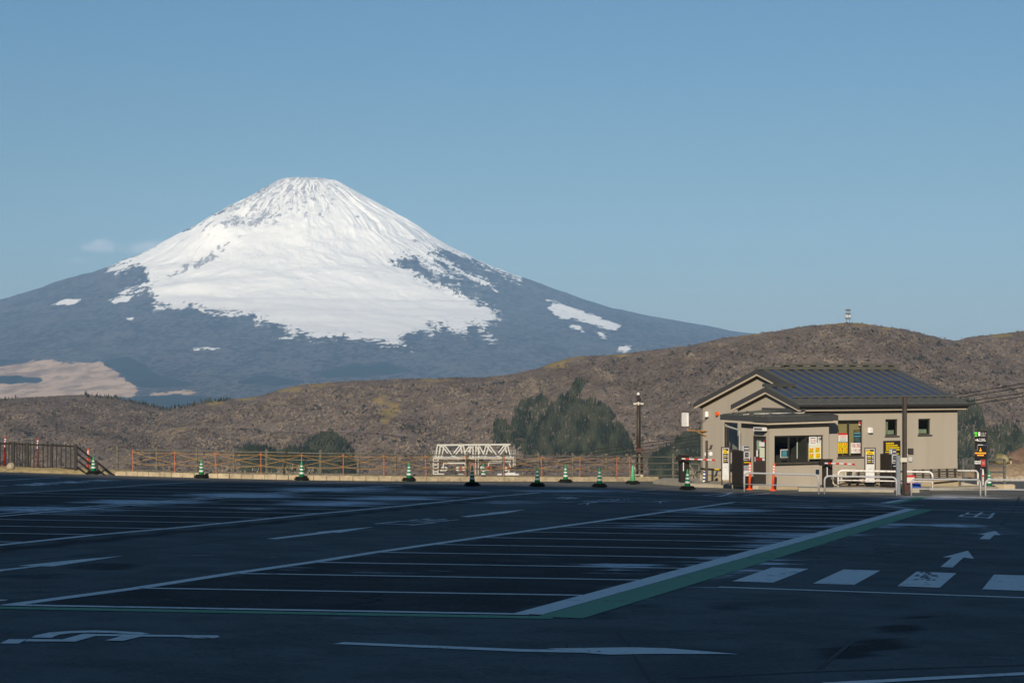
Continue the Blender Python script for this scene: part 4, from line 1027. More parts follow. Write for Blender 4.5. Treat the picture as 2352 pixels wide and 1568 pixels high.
for u in (-1.75, -1.1):
    for k in range(7):
        v = -0.42+k*0.36; MB().box(u-.03,u+.03,v-.02,v+.26,br_z(u,v)+.03,br_z(u,v)+.085).build('snow_stop', ROOFG, kiosk)
MB().box(0.14, 0.258, -0.1, 2.6, Z(0.60), Z(0.72)).build('flashing', FASC, kiosk)
MB().tube([(-1.9,1.1,br_z(-1.9,1.1)+.02),(-1.7,.8,br_z(-1.7,.8)+.06),(-0.9,.35,br_z(-.9,.35)+.07),(0.2,-.05,br_z(.2,0)+.07),(0.24,-.1,br_z(.24,0)+.1)],0.02,6).build('conduit', mat('pale_conduit',(0.5,0.5,0.47),.5), kiosk)
MB().tube([(-1.85,2.35,Z(0.18)),(-1.85,2.35,Z(0.0)),(UB-.02,VBE+.07,Z(-0.16)),(UB-.02,VBE+.07,Z(-1.2))],0.045,8).build('downpipe', mat('grey_pvc',(0.30,0.30,0.28),.5), kiosk)
# door in the booth's side wall
dx = UB+0.05
DR = MB().box(dx, dx+.05, door_r[0]+.05, door_r[1]-.05, door_r[2]+.02, door_r[2]+1.02).build('door', mat('dark_brown_door',(0.05,0.044,0.038),0.5,0.35,var=.1), kiosk)
fr_ = MB()
for a in ((door_r[0]+.002,door_r[0]+.05),(door_r[1]-.05,door_r[1]-.002)): fr_.box(dx-.02,dx+.07,a[0],a[1],door_r[2],door_r[3]-.002)
fr_.box(dx-.02,dx+.07,door_r[0]+.05,door_r[1]-.05,door_r[3]-.06,door_r[3]-.002); fr_.build('door_frame', DARKM, DR)
st = MB(); z0, z1 = door_r[2]+1.02, door_r[3]-.06
for a in ((door_r[0]+.05,door_r[0]+.15),(door_r[1]-.15,door_r[1]-.05)): st.box(dx,dx+.05,a[0],a[1],z0,z1)
st.box(dx,dx+.05,door_r[0]+.15,door_r[1]-.15,z1-.09,z1); st.box(dx,dx+.05,door_r[0]+.15,door_r[1]-.15,z0,z0+.05); st.build('door_stile', DARKM, DR)
MB().box(dx+.03,dx+.035,door_r[0]+.15,door_r[1]-.15,z0+.05,z1-.09).build('pane', GLASS, DR)
MB().box(dx-.03,dx-.001,door_r[1]-.13,door_r[1]-.09,door_r[2]+.9,door_r[2]+1.1).build('handle', GREYP, DR)
def dposter(pA, pB, m, u, name='poster'):
    a0, a1, z0, z1 = rect(pA, pB, u=u); o = MB().box(u, u+.003, a0, a1, z0, z1).build(name, m, DR); return (a0,a1,z0,z1)
dposter(cA(1070,560), cA(1160,740), PAPER, dx+.045); dposter(cA(1133,700), cA(1222,885), PAPER, dx+.024); dposter(cA(1126,600), cA(1220,685), PAPERW, dx+.02); dposter(cA(1198,556), cA(1225,590), mat('bright_red',(0,0,0)), dx+.02)
dposter(cA(1068,880), cA(1180,932), mat('maroon_print',(0.30,0.02,0.02)), dx-.004, 'plate'); dposter(cA(1182,890), cA(1222,935), PAPERW, dx-.004, 'plate'); dposter(cA(1072,745), cA(1102,862), PAPERW, dx+.02)
# fittings on the walls
a0, a1, z0, z1 = rect(cA(1130,335), cA(1295,418), u=UB)
lp = MB().box(UB-.30, UB-.08, a0+.0, a1-.0, z0+.03, z1).build('flood_lamp', WHITEP, kiosk); MB().box(UB-.302, UB-.301, a0+.05, a1-.05, z0+.06, z1-.03).build('lamp_lens', mat('lamp_lens_grey',(0.12,0.12,0.12),.15,.5), lp); MB().box(UB-.08, UB, (a0+a1)/2-.05, (a0+a1)/2+.05, z0+.06, z1-.05).build('lamp_bracket', GREYP, lp)
a0, a1, z0, z1 = rect(c2(372,797), c2(416,853), v=VF)
MB().cbox(a0, a1, VF-.14, VF, z0, z1, .03).build('vent_hood', WHITEP, kiosk)
a0, a1, z0, z1 = rect(cB(1090,1045), cB(1152,1132), v=VBo)
MB().box(a0, a1, VBo-.03, VBo, z0, z1).build('letter_box', NAVY, kiosk)
a0, a1, z0, z1 = rect(c1(314,636), c1(331,668), u=UM)
MB().tube([(UM-.001,(a0+a1)/2,(z0+z1)/2),(UM-.12,(a0+a1)/2,(z0+z1)/2)],0.09,10).build('beacon', ORANGEL, kiosk)
a0, a1, z0, z1 = rect(c1(208,655), c1(228,690), u=UM)
MB().lathe([(0.02,0),(0.09,.02),(0.09,.22),(0.05,.26)],10,(UM-.10,(a0+a1)/2,z0)).build('wall_sensor', WHITEP, kiosk)
MB().tube([(UM-.10,a1-.1,z0+.02),(UM-.12,a1+.1,z0-.12),(UM-.1,a1+.5,z0-.25),(UM-.05,a1+.9,z0-.22)],0.012,5).build('cable', INK, kiosk)
# antenna panel on a rusty bracket off the gable's far edge
rust = mat('rusty_bracket', (0.36,0.20,0.08), 0.9, 0.1, var=.3, scale=9)
vb = VB+0.02
q0 = ray_to(*c1(195,835), u=UM)[1]; q1 = ray_to(*c1(135,760), u=UM)[1]; zt_ = ray_to(*c1(80,642), u=UM)[1]; zb_ = ray_to(*c1(80,786), u=UM)[1]
MB().tube([(UM-.02,VB-.5,q0),(UM-.12,VB-.2,q0),(UM-.15,VB+.75,q0),(UM-.15,VB+.80,q0+.05),(UM-.15,VB+.80,zb_+.3)],0.035,6).build('bracket', rust, kiosk)
MB().tube([(UM-.02,VB-.45,q0-.22),(UM-.14,VB+.2,q0)],0.025,6).build('bracket', rust, kiosk)
MB().cbox(UM-.30, UM-.19, VB+0.62, VB+1.06, zb_, zt_, .02).build('antenna_panel', WHITEP, kiosk)
# striped bar along the base of the gable wall
MB().tube([(UM-.06,4.6,FZ+.28),(UM-.06,VB-.1,FZ+.28)],0.03,6).build('pipe', DARKM, kiosk)
MB().tube([(UM-.062,7.4,FZ+.28),(UM-.062,7.75,FZ+.28)],0.032,6).build('pipe_clip', YELLOW, kiosk)
MB().tube([(7.2,VF-.08,Z(-2.45)),(UE-.05,VF-.08,Z(-2.38))],0.03,6).build('pipe', DARKM, kiosk)

# ================================================================== THINGS ROUND THE KIOSK
BLK = mat('black_powder_coat', (0.022,0.019,0.017), 0.5, 0.35, var=.12)
BRN = mat('dark_brown_steel', (0.040,0.030,0.024), 0.5, 0.4, var=.15)
REDW = mat('signal_red', (0.62,0.035,0.02), 0.5, 0.35, var=.06)
ORG = mat('fluorescent_orange', (0.80,0.10,0.025), 0.55, 0.3, var=.08)
REFL = mat('white_reflective', (0.66,0.66,0.66), 0.4, 0.4, var=.05)
RUST = mat('rust_chip', (0.16,0.05,0.02), 0.9, 0.1)
WRAIL = mat('white_rail_paint', (0.70,0.69,0.66), 0.5, 0.35, var=.05, scale=5, dirt=(0.22,0.08,0.04), dirt_amt=0.7)
GRAIL = mat('grey_rail_paint', (0.40,0.41,0.42), 0.5, 0.4, var=.06)
def on(px, py, h=PH): return gp(px, py, h)
def facing(c): return math.atan2(-c.x, c.y)*1.0     # yaw that turns a thing's front (-y) towards the camera
def sc_(c): return c.y/F                              # metres per frame pixel at that distance

# ---- tubular guard rails
def u_rail(name, pL, pR, ytop, ymid, m, r, label, group, rr_=0.16, h=0.0, legs_only=False, mid=True, rust=False, end_d=None):
    L_ = gp(*pL, h); R_ = gp(*pR, h) if end_d is None else end_d
    root = thing(name, label, 'guard rail', L_, 0, group)
    top = ytop; v = R_-L_
    d = Vector((v.x, v.y, 0)); ln = d.length; d.normalize()
    def P(s, z): return d*s + Vector((0,0,(v.z)*s/ln+z))
    pts = [P(0,-.05), P(0,top-rr_)]+[P(rr_*(1-math.cos(t)), top-rr_+rr_*math.sin(t)) for t in np.linspace(0.3,math.pi/2,5)]
    pts += [P(ln-rr_+rr_*math.sin(t), top-rr_+rr_*math.cos(t)) for t in np.linspace(0,math.pi/2-.3,5)]+[P(ln,top-rr_), P(ln,-.05)]
    MB().tube(pts, r, 10).build('hoop', m, root, smooth=True)
    if mid: MB().tube([P(0.01,ymid), P(ln-.01,ymid)], r*0.62, 8).build('crossbar', m, root, smooth=True)
    if rust:
        for s, z in ((0,.18),(0,.4),(ln,.14),(ln,.42)): MB().tube([P(s,z), P(s,z+.035)], r*1.02, 8).build('rust_ring', RUST, root)
    return root
def hgt(px, py_base, py_top, h=0.0): c = gp(px, py_base, h); return (py_base-py_top)*c.y/F
def vx_(c, u, v): return c(u, v)
a, b = c1(597,1477), c1(1386,1504); t = hgt(*a, c1(640,1287)[1]); u_rail('pipe_barrier', a, b, t+.03, hgt(*a, c1(640,1397)[1]), GRAIL, .035, 'grey tubular barrier hoop in front of the ticket booth, before the door and window', 'grey hoops')
a, b = c1(1447,1504), c2(683,1518); t = hgt(*a, c1(1500,1320)[1]); u_rail('pipe_barrier', a, b, t+.03, hgt(*a, c2(300,1437)[1]), GRAIL, .035, 'grey tubular barrier hoop before the air conditioner and white sign stand', 'grey hoops')
a, b = c2(840,1522), c2(1573,1524); t = hgt(*a, c2(1000,1345)[1]); u_rail('pipe_barrier', a, b, t, hgt(*a, c2(1000,1447)[1]), GRAIL, .035, 'grey tubular barrier hoop between the dark pole and the tall parking sign', 'grey hoops')
a = c2(1626,1524); b = (a[0]+175, a[1]+2); t = hgt(*a, c2(1700,1350)[1]); u_rail('pipe_barrier', a, b, t, hgt(*a, c2(1800,1452)[1]), GRAIL, .035, 'grey tubular barrier hoop in front of the small striped cone beside the tall sign', 'grey hoops')
a, b = c2(66,1428), c2(1065,1445); t = hgt(*a, c2(150,1253)[1], PH); u_rail('pipe_barrier', a, b, t, hgt(*a, c2(150,1355)[1], PH), WRAIL, .04, 'long white tubular hoop running behind the sign stand and the ticket machine', 'white hoops', h=PH, rust=True)
a, b = c2(1108,1446), c2(1546,1446); t = hgt(*a, c2(1300,1253)[1]); u_rail('pipe_barrier', a, b, t, .2, WRAIL, .04, 'short white tubular hoop with red bands and rusty feet at the kiosk corner', 'white hoops', mid=False, rust=True)
e = gp(*c2(1645,1400)); a = c2(1600,1440); t = hgt(*a, c2(1600,1245)[1]); w3 = u_rail('pipe_barrier', a, a, t, .2, WRAIL, .04, 'white tubular hoop seen end on beside the small striped cone', 'white hoops', mid=False, end_d=gp(a[0]+11, a[1])+Vector((0.2,2.2,-.06)))
MB().tube([(0,0,t*0.62),(0,0,t*0.72)],.042,10).build('red_band', REDW, w3)

# ---- barrier gates
def gate(name, base_px, w_px, h_px, boom_l, boom_end, yb, label, rz=0.35):
    c = on(*base_px); s = sc_(c); w = w_px*s; h = h_px*s
    g = thing(name, label, 'barrier gate', c, rz)
    k = w/(math.cos(rz)+0.75*math.sin(rz))
    bd = MB().cbox(-k/2, k/2, -k*.375, k*.375, 0.03, h-.05, .015).build('cabinet', BLK, g)
    MB().cbox(-k/2-.015, k/2+.015, -k*.375-.015, k*.375+.015, h-.05, h, .01).build('lid', BRN, g)
    MB().box(-k*.28, -k*.17, -k*.375-.006, -k*.375-.001, h*.42, h*.72).build('warning_strip', REFL, bd)
    MB().box(k*.30, k*.36, -k*.375-.006, -k*.375-.001, h*.30, h*.36).build('lock', GREYP, bd)
    R3 = Matrix.Rotation(-rz, 3, 'Z')
    p0 = R3 @ (wp(boom_l[0], boom_l[1], c.y-.35)-c); p1 = R3 @ (wp(boom_end[0], boom_end[1], c.y-1.5)-c)
    MB().cbox(p0.x-.16, p0.x+.02, p0.y-.06, -k*.375, p0.z-.09, p0.z+.09, .01).build('boom_clamp', BLK, g)
    d = p1-p0; n = 8
    bm = MB().tube([p0, p1], .032, 8).build('boom', REFL, g)
    for i in range(n):
        if i % 2 == 1: MB().tube([p0.lerp(p1, (i)/n+.01), p0.lerp(p1, (i+.95)/n)], .0335, 8).build('red_band', REDW, bm)
    MB().lathe([(0.033,0),(0.036,.02),(.02,.05)],8,(p1.x,p1.y,p1.z-.02)).build('boom_tip', GREYP, bm)
    return g
gate('barrier_gate', c6(2082,1315), 24.7, 65, c6(2045,995), cA(360,925), 0, 'black barrier gate with red and white boom by the camera post at the fence end')
gate('barrier_gate', cB(1318,1400), 24, 66, cB(1255,920), cC(425,1000), 0, 'black barrier gate with red and white boom against the right end of the ticket booth')

# ---- ticket machines
def machine(px, wpx, hpx, rz, label, sticker, d=None):
    c = on(*px)
    if d: c = Vector(((px[0]-CX)/F*d, d, gz((px[0]-CX)/F*d, d)+PH+.02))
    s = sc_(c); w, h = wpx*s, hpx*s
    g = thing('ticket_machine', label, 'ticket machine', c, rz)
    k = w/(math.cos(rz)*0.55+abs(math.sin(rz))); fw = k*0.55; dp = k     # narrow face, deep side
    y0, y1 = -dp/2, dp/2
    bd = MB().cbox(-fw/2, fw/2, y0, y1, 0.06, h, .012).build('cabinet', BLK, g)
    MB().box(-fw/2+.03, fw/2-.03, y0+.03, y1-.03, -.05, .06).build('plinth', INK, g)
    hd = MB().cbox(-fw/2+.02, fw/2-.02, y0+.02, y0+.16, h, h+.2, .02).build('top_sign', GREYP, g)
    MB().box(-fw/2+.05, fw/2-.05, y0+.012, y0+.018, h+.03, h+.17).build('sign_face', INK, hd); MB().box(-fw/2+.07, fw/2-.07, y0+.006, y0+.011, h+.07, h+.12).build('print_lines', REFL, hd)
    pn = MB().box(-fw/2+.03, fw/2-.02, y0-.02, y0, h*.72, h*.985).build('control_panel', mat('panel_grey',(0.52,0.52,0.52),.4,.4), g)
    MB().box(-fw*.28, fw*.22, y0-.025, y0-.021, h*.82, h*.95).build('screen', INK, pn); MB().box(-fw*.16, fw*.14, y0-.029, y0-.026, h*.85, h*.92).build('screen_image', mat('screen_grey',(0.14,0.19,0.20),.15,.5), pn)
    MB().box(-fw*.38, fw*.30, y0-.026, y0-.0215, h*.745, h*.775).build('slot', INK, pn); MB().box(fw*.05, fw*.36, y0-.027, y0-.0215, h*.725, h*.738).build('red_label', REDP, pn)
    if sticker:
        s1 = MB().box(-fw/2+.03, fw/2-.03, y0-.006, y0-.001, h*.42, h*.58).build('photo_label', mat('photo_print',(0.30,0.32,0.34),.6,.3,var=.7,scale=26), bd)
        MB().box(-fw/2+.03, fw/2-.03, y0-.006, y0-.001, h*.27, h*.42).build('notice', PAPERW, bd); MB().box(-fw/2+.04, fw/2-.04, y0-.005, y0-.001, h*.65, h*.675).build('yellow_lines', YELLOW, bd)
        MB().box(-fw/2+.1, -fw/2+.16, y0-.012, y0-.007, h*.47, h*.5).build('orange_dot', ORG, s1)
    else:
        MB().box(-fw*.2, fw*.42, y0-.006, y0-.001, h*.685, h*.70).build('blue_line', BLUEP, bd); MB().box(-fw*.18, fw*.4, y0-.006, y0-.001, h*.63, h*.65).build('white_line', REFL, bd)
        MB().box(fw/2+.001, fw/2+.10, y0+.1, y0+.16, h*.74, h*.98).build('red_intercom', REDP, g); MB().box(fw/2+.001, fw/2+.10, y0+.1, y0+.16, h*.58, h*.735).build('intercom_plate', PAPERW, g)
    return g
machine(cA(800,1350), 40, 79, 0.62, 'dark brown ticket machine with photo label and white panel, left of the booth door', True, 78.9)
machine(cC(1010,1408), 37, 77, 0.62, 'dark brown ticket machine with red intercom, in front of the black wall notice', False)

# ---- free-standing tariff signs
def stand(px, wpx, hpx, rz, label, foot):
    c = on(*px); s = sc_(c); w, h = wpx*s/math.cos(rz), hpx*s
    g = thing('sign_stand', label, 'sign stand', c, rz)
    for x in (-w/2, w/2-.05): MB().box(x, x+.05, -.05, .05, 0, h).build('post', BRN, g)
    MB().box(-w/2+.05, w/2-.05, -.04, .04, h-.04, h).build('top_rail', BRN, g)
    b = MB().box(-w/2+.051, w/2-.051, -.03, .02, h*foot, h-.041).build('board', mat('sign_board_grey',(0.50,0.50,0.49),.5,.35), g)
    r = (-w/2+.075, w/2-.075, h*.58, h*.955)
    k = MB().box(r[0], r[1], -.034, -.031, r[2], r[3]).build('tariff_panel', INK, b)
    def bl(x0,x1,y0,y1,m,n='print_block'): q = sub(r,x0,x1,y0,y1); MB().box(q[0],q[1],-.038,-.0345,q[2],q[3]).build(n, m, k)
    bl(.03,.5,.05,.11,YELLOW); bl(0,1,.15,.34,YELLOW)
    bars(sub(r,.05,.95,.19,.31), -.0385, 1, INK, k)
    for y in (.42,.52,.68,.80): bars(sub(r,.12,.66,y,y+.09), -.035, 1, YELLOW if y in (.52,.80) else REFL, k); bars(sub(r,.70,.97,y,y+.09), -.035, 1, REFL, k)
    bl(0.02,.07,.40,.98,REFL)
    lw = sub((-w/2+.075, w/2-.075, h*foot+.03, h*.565),0,1,0,1)
    n = MB().box(lw[0], lw[1], -.034, -.031, lw[2], lw[3]).build('notice_panel', mat('notice_white',(0.56,0.57,0.56),.6,.3), b)
    bars(sub(lw,.05,.95,.05,.1), -.035, 1, GREYP, n); bars(sub(lw,.25,.75,.22,.26), -.035, 1, INK, n); bars(sub(lw,.08,.92,.72,.92), -.035, 3, GREYP, n)
    return g
stand(cA(530,1372), 20.6, 88, -0.25, 'tall slim tariff sign with black and yellow panel beside the slanted camera post', .14)
stand(cC(678,1400), 25.6, 90, -0.2, 'tall slim tariff sign with blank white lower board under the poster window', .12)

# ---- flexible marker posts
def delineator(px, h_px, label, tilt=0.0, h=0.0, dark=False, n_b=3, group='flexible marker posts'):
    c = gp(*px, h); s = sc_(c); ht = h_px*s
    m = ORG if not dark else mat('dark_red_rubber', (0.33,0.02,0.02), .5, .35, var=.08)
    g = thing('marker_post', label, 'marker post', c, 0, group); g.rotation_euler = (0, tilt, 0)
    MB().lathe([(.15,0),(.15,.02),(.06,.07)],14).build('base', m, g)
    MB().lathe([(.052,.06),(.045,ht*.97),(.03,ht)],12).build('post', m, g, smooth=True)
    for k in range(n_b):
        z = ht*(.66+.29*k/n_b); MB().lathe([(.0495,z),(.0485,z+ht*.29/n_b*.52)],12).build('reflective_band', REFL, g)
    return g
delineator(cA(953,1452), 63, 'orange marker post with white bands in front of the booth door', 0.02)
delineator(cA(1365,1467), 63, 'orange marker post with white bands under the ticket window, leaning a little', 0.06)
delineator(cL(55,590), 72, 'dark red marker post with white bands next to the pale boulder on the grass bank', 0.05, 0.12, True, 4)
delineator(cL(518,603), 70, 'dark red marker post with white bands in the middle of the baluster railing', 0.0, 0.06, True, 4)
delineator(cL(1197,660), 54, 'bright orange marker post right behind a striped cone at the stair rail', 0.03, 0, False, 5)

# ---- cones
CG = mat('green_cone_plastic', (0.012,0.21,0.085), 0.45, 0.35, var=.12); CGL = mat('pale_green_cone', (0.10,0.42,0.20), 0.5, 0.35, var=.08); RUB = mat('black_rubber', (0.012,0.012,0.012), 0.85, 0.2)
BANDM = mat('cone_white_band', (0.56,0.60,0.58), 0.4, 0.4, var=.06)
def make_cone(plain=False):
    g = thing('traffic_cone', 'x', 'traffic cone')
    hh = 0.80
    m = CGL if plain else CG
    MB().cbox(-.19,.19,-.19,.19,0,.03,.012).build('foot_plate', m, g)
    w = MB()
    w.lathe([(.30,.032),(.315,.05),(.31,.075),(.26,.10),(.14,.105),(.14,.032)],18); w.build('rubber_weight', RUB, g)
    w2 = MB(); w2.lathe([(.24,.106),(.26,.12),(.245,.145),(.13,.15),(.13,.106)],14); w2.build('rubber_weight', RUB, g)
    R = lambda z: .128-(.128-.028)*(z-.03)/(hh-.03)
    MB().lathe([(R(.03),.03),(R(hh-.03),hh-.03),(.018,hh)],18).build('cone_body', m, g, smooth=True)
    if not plain:
        for z0, z1 in ((.26,.33),(.41,.47),(.55,.60)): MB().lathe([(R(z0)+.003,z0),(R(z1)+.003,z1)],18).build('reflective_band', BANDM, g)
    else:
        MB().tube([(R(.7),0,.72),(.09,0,.70),(.10,0,.6)],.012,5).build('rope_tail', REFL, g)
    return g
cone0 = make_cone(); cone1 = make_cone(True)
cones = [(cL(1265,685),'green striped cone on a double rubber weight beside the bright orange marker post'),(c4(478,635),'green striped cone at the start of the stone kerb'),(c4(1660,660),'green striped cone on the kerb line next to the bent fence post'),
         (c5(668,672),'green striped cone standing on the kerb line left of the steel gantry'),(c5(1412,730),'shaded green striped cone on the asphalt just left of the sunlit cone under the gantry'),(c5(1545,668),'sunlit green striped cone on the kerb line below the steel gantry'),
         (c5(2180,735),'shaded green striped cone on the asphalt right of the steel gantry'),(c6(503,1318),'sunlit green striped cone on the kerb line with a skewed rubber weight'),(c6(958,1380),'shaded green striped cone on the asphalt left of the plain pale green cone'),
         (c6(2137,1415),'shaded green striped cone in front of the black barrier gate'),(cD(1250,1300),'small green striped cone between the white hoop and the stone block')]
first = True
for q, lb in cones:
    loc = gp(*q)+Vector((0,.18,0)); rz = RND.uniform(0,6.28)
    if first: cone0.location = loc; cone0.rotation_euler = (0,0,rz); cone0['label'] = lb; first = False; cone0['group'] = 'striped cones'
    else:
        k = copy_tree(cone0, loc, rz, lb); k['group'] = 'striped cones'
cone1.location = gp(*c6(1403,1340))+Vector((0,.2,0)); cone1['label'] = 'plain pale green cone without stripes near the camera pole'

# ---- dark pole in front of the kiosk, with lamp, camera, box
c = gp(*c2(773,1512)); s = sc_(c)
g = thing('utility_pole', 'tall dark brown pole with camera and small flood lamp before the kiosk', 'pole', c)
ztop = (c2(773,1512)[1]-c2(773,470)[1])*s
MB().cbox(-.07,.065,-.07,.065,-.2,ztop,.02).build('post', BRN, g)
MB().box(-.10,-.071,-.03,.03,0,ztop*.98).build('conduit', BLK, g)
MB().cbox(-.30,-.14,.1,.26,-.2,(c2(740,1512)[1]-c2(740,1093)[1])*s,.02).build('rear_post', mat('blue_grey_post',(0.17,0.20,0.23),.6,.3), g)
MB().box(-.05,.19,-.20,-.072,.02,.13).build('base_plate', BRN, g); MB().cbox(-.06,.17,-.19,-.072,.13,.40,.01).build('junction_box', mat('maroon_steel',(0.06,0.025,0.02),.5,.3), g)
zl = (c2(773,1512)[1]-c2(808,1052)[1])*s
MB().cbox(.10,.30,-.10,.0,zl-.12,zl+.12,.01).build('flood_lamp', BLK, g); MB().box(.066,.10,-.06,-.03,zl-.14,zl-.08).build('lamp_arm', GREYP, g)
zc = (c2(773,1512)[1]-c2(790,1138)[1])*s
MB().cbox(-.20,.06,-.16,-.072,zc-.08,zc+.08,.012).build('camera_box', mat('beige_plastic',(0.5,0.47,0.40),.5), g)
MB().lathe([(.02,-.10),(.10,-.06),(.11,.02),(.08,.10),(.02,.13)],12,(.18,-.1,zc)).build('camera_dome', mat('clear_dome',(0.45,0.45,0.42),.15,.5), g)
# ---- thin camera post by the gable
c = on(*cA(190,1318)); s = sc_(c); g = thing('camera_post', 'slim dark camera post with white dome camera beside the kiosk gable', 'camera post', c)
ht = (1318-575)/7.127*K*s
MB().cbox(-.05,.05,-.05,.05,0,ht,.01).build('post', BRN, g); MB().box(-.10,.10,-.10,.10,0,.03).build('base_plate', BRN, g)
zz = (1318-820)/7.127*K*s; MB().lathe([(.02,-.1),(.09,-.06),(.1,.03),(.06,.1),(.02,.11)],12,(.17,-.05,zz)).build('camera_dome', WHITEP, g); MB().tube([(.05,-.03,zz+.03),(.17,-.05,zz+.06)],.02,6).build('camera_arm', WHITEP, g); MB().box(-.09,-.051,-.06,.04,zz-.06,zz+.08).build('junction_box', WHITEP, g)
zz = (1318-700)/7.127*K*s; MB().hexa([(.10,-.04,zz-.10),(.20,-.04,zz-.08),(.20,.03,zz-.08),(.10,.03,zz-.10)],[(.16,-.05,zz+.12),(.26,-.05,zz+.10),(.26,.02,zz+.10),(.16,.02,zz+.12)]).build('flood_lamp', BRN, g); MB().tube([(.05,0,zz-.06),(.12,0,zz-.08)],.015,6).build('lamp_arm', BRN, g)
c = on(*cA(143,1310)); s = sc_(c); g = thing('wrapped_bollard', 'short bollard wrapped in blue and white stripes beside the camera post', 'bollard', c); hb = 240/7.127*K*s
g.rotation_euler = (0,.06,0)
MB().lathe([(.07,0),(.06,hb*.82)],12).build('sleeve', REFL, g); MB().lathe([(.05,hb*.82),(.05,hb)],10).build('cap', BRN, g)
for k in range(3): MB().lathe([(.0715-.003*k,hb*(.12+.26*k)),(.071-.003*k,hb*(.25+.26*k))],12).build('blue_band', BLUEP, g)

# ---- black notice on the wall, air conditioners, pipes, crates
a0, a1, z0, z1 = rect(cC(926,582), cC(1220,832), v=VF-.05)
nb_ = thing('notice_board', 'black wall notice with rows of yellow writing behind the ticket machine', 'notice board', Matrix.Rotation(BR,4,'Z') @ Vector((0,0,0)) + Vector((OX,OY,BZ)), BR)
bd = MB().box(a0, a1, VF-.05, VF-.001, z0, z1).build('board', BLK, nb_)
bars((a0,a1,z0+(z1-z0)*.30,z1-.06), VF-.05, 4, YELLOW, bd, .62, .12, lens=(.6,.83,.93,.94)); bars((a0,a1,z0+.02,z0+(z1-z0)*.28), VF-.05, 2, YELLOW, bd, .5, .08, lens=(.35,.9))
def ac_unit(pA, pB, v, dp, label, m):
    a0, a1, z0, z1 = rect(pA, pB, v=v); g = thing('air_conditioner', label, 'air conditioner', Vector((OX,OY,BZ))+Matrix.Rotation(BR,3,'Z') @ Vector((a0,v,z0)), BR)
    w, h = a1-a0, z1-z0
    MB().cbox(0,w,0,dp,0.04,h,.02).build('casing', m, g)
    for x in (.08,w-.16): MB().box(x,x+.08,.02,dp-.02,0,.04).build('foot', BRN, g)
    gr = MB()
    for r_ in np.linspace(.05,min(w,h)*.38,6):
        pts = [(w*.36+r_*math.cos(t),-.012,h*.52+r_*math.sin(t)) for t in np.linspace(0,2*math.pi,17)]
        gr.tube(pts,.006,4,caps=False)
    gr.build('fan_grille', BRN, g); MB().tube([(w*.36,-.006,h*.52),(w*.36,.002,h*.52)],min(w,h)*.37,18).build('fan_opening', INDARK, g)
    MB().box(w*.78,w*.96,-.004,0.001,h*.3,h*.5).build('side_vent', mat('grey_pvc',(0,0,0)), g)
    return g
BEI = mat('beige_ac_casing', (0.50,0.45,0.36), .5, .35)
ac_unit(cC(22,1165), cC(192,1392), VF-.55, .34, 'squat beige air conditioner with round fan grille on the pavement', BEI)
ac_unit(cC(240,1078), cC(426,1250), VF-.40, .32, 'beige air conditioner raised on a dark stand against the kiosk wall', BEI)
a0, z0 = ray_to(*cC(300,1395), v=VF-.3); g = thing('unit_stand', 'dark steel stand under the raised air conditioner', 'stand', Vector((OX,OY,BZ))+Matrix.Rotation(BR,3,'Z') @ Vector((a0,VF-.3,z0)), BR)
_, z1 = ray_to(*cC(330,1250), v=VF-.3); hh = z1-z0
for x in (0,.42): MB().box(x,x+.07,-.05,.05,0,hh).build('leg', BLK, g)
MB().box(-.5,1.6,-.06,.08,hh*.30,hh*.44).build('tray', BLK, g); MB().box(-.05,.55,-.12,.12,hh*.9,hh+.02).build('top_plate', BLK, g)
# horizontal pipe rack along the front wall
def rack(pxa, pxb, ys, label, v=VF-.16, posts=6):
    u0 = ray_to(*pxa, v=v)[0]; u1 = ray_to(*pxb, v=v)[0]
    g = thing('pipe_rack', label, 'pipe rack', Vector((OX,OY,BZ))+Matrix.Rotation(BR,3,'Z') @ Vector((u0,v,0)), BR)
    zz = []
    for y in ys:
        z = ray_to((pxa[0]+pxb[0])/2, y, v=v)[1]; zz.append(z)
        MB().tube([(0,0,z),(u1-u0,0,z)],.02,8).build('pipe', mat('grey_brown_pipe',(0.07,0.062,0.052),.6), g)
    for k in range(posts):
        x = (u1-u0)*(k+.5)/posts; MB().box(x-.015,x+.015,.031,.15,min(zz)-.03,max(zz)+.03).build('bracket', mat('grey_brown_pipe',(0,0,0)), g)
    return g
rack(cC(425,1140), cC(868,1140), [cC(0,1142)[1],cC(0,1176)[1],cC(0,1212)[1]], 'dark pipes along the wall behind the blank sign stand', posts=3)
rack(c2(850,1240), c2(1362,1240), [c2(0,1243)[1],c2(0,1275)[1],c2(0,1293)[1],c2(0,1312)[1]], 'four dark pipes on brackets along the wall right of the dark pole', posts=6)
def loc_b(px, py, v): u, z = ray_to(px, py, v=v); return Vector((OX,OY,BZ))+Matrix.Rotation(BR,3,'Z') @ Vector((u,v,z))
p0 = gp(*c2(858,1432), PH); s = sc_(p0); g = thing('crate_stack', 'stack of two blue plastic crates beside the dark pole', 'crate', p0, .15)
wd = 138/4.2375*K*s; ch = 24/4.2375*K*s
BLUC = mat('blue_crate_plastic', (0.02,0.075,0.36), .45, .4)
for k in range(2):
    MB().cbox(-wd/2,wd/2,-.2,.2,k*ch+.004,(k+1)*ch,.015).build('crate', BLUC, g); MB().box(-wd/2-.012,wd/2+.012,-.212,.212,(k+1)*ch-.03,(k+1)*ch-.008).build('rim', BLUC, g)
g = thing('cooler_box', 'white cooler box with red lid resting on the blue crates', 'cooler box', p0+Vector((-.14,.02,2*ch)), .15)
bw = 92/4.2375*K*s; bh = 80/4.2375*K*s
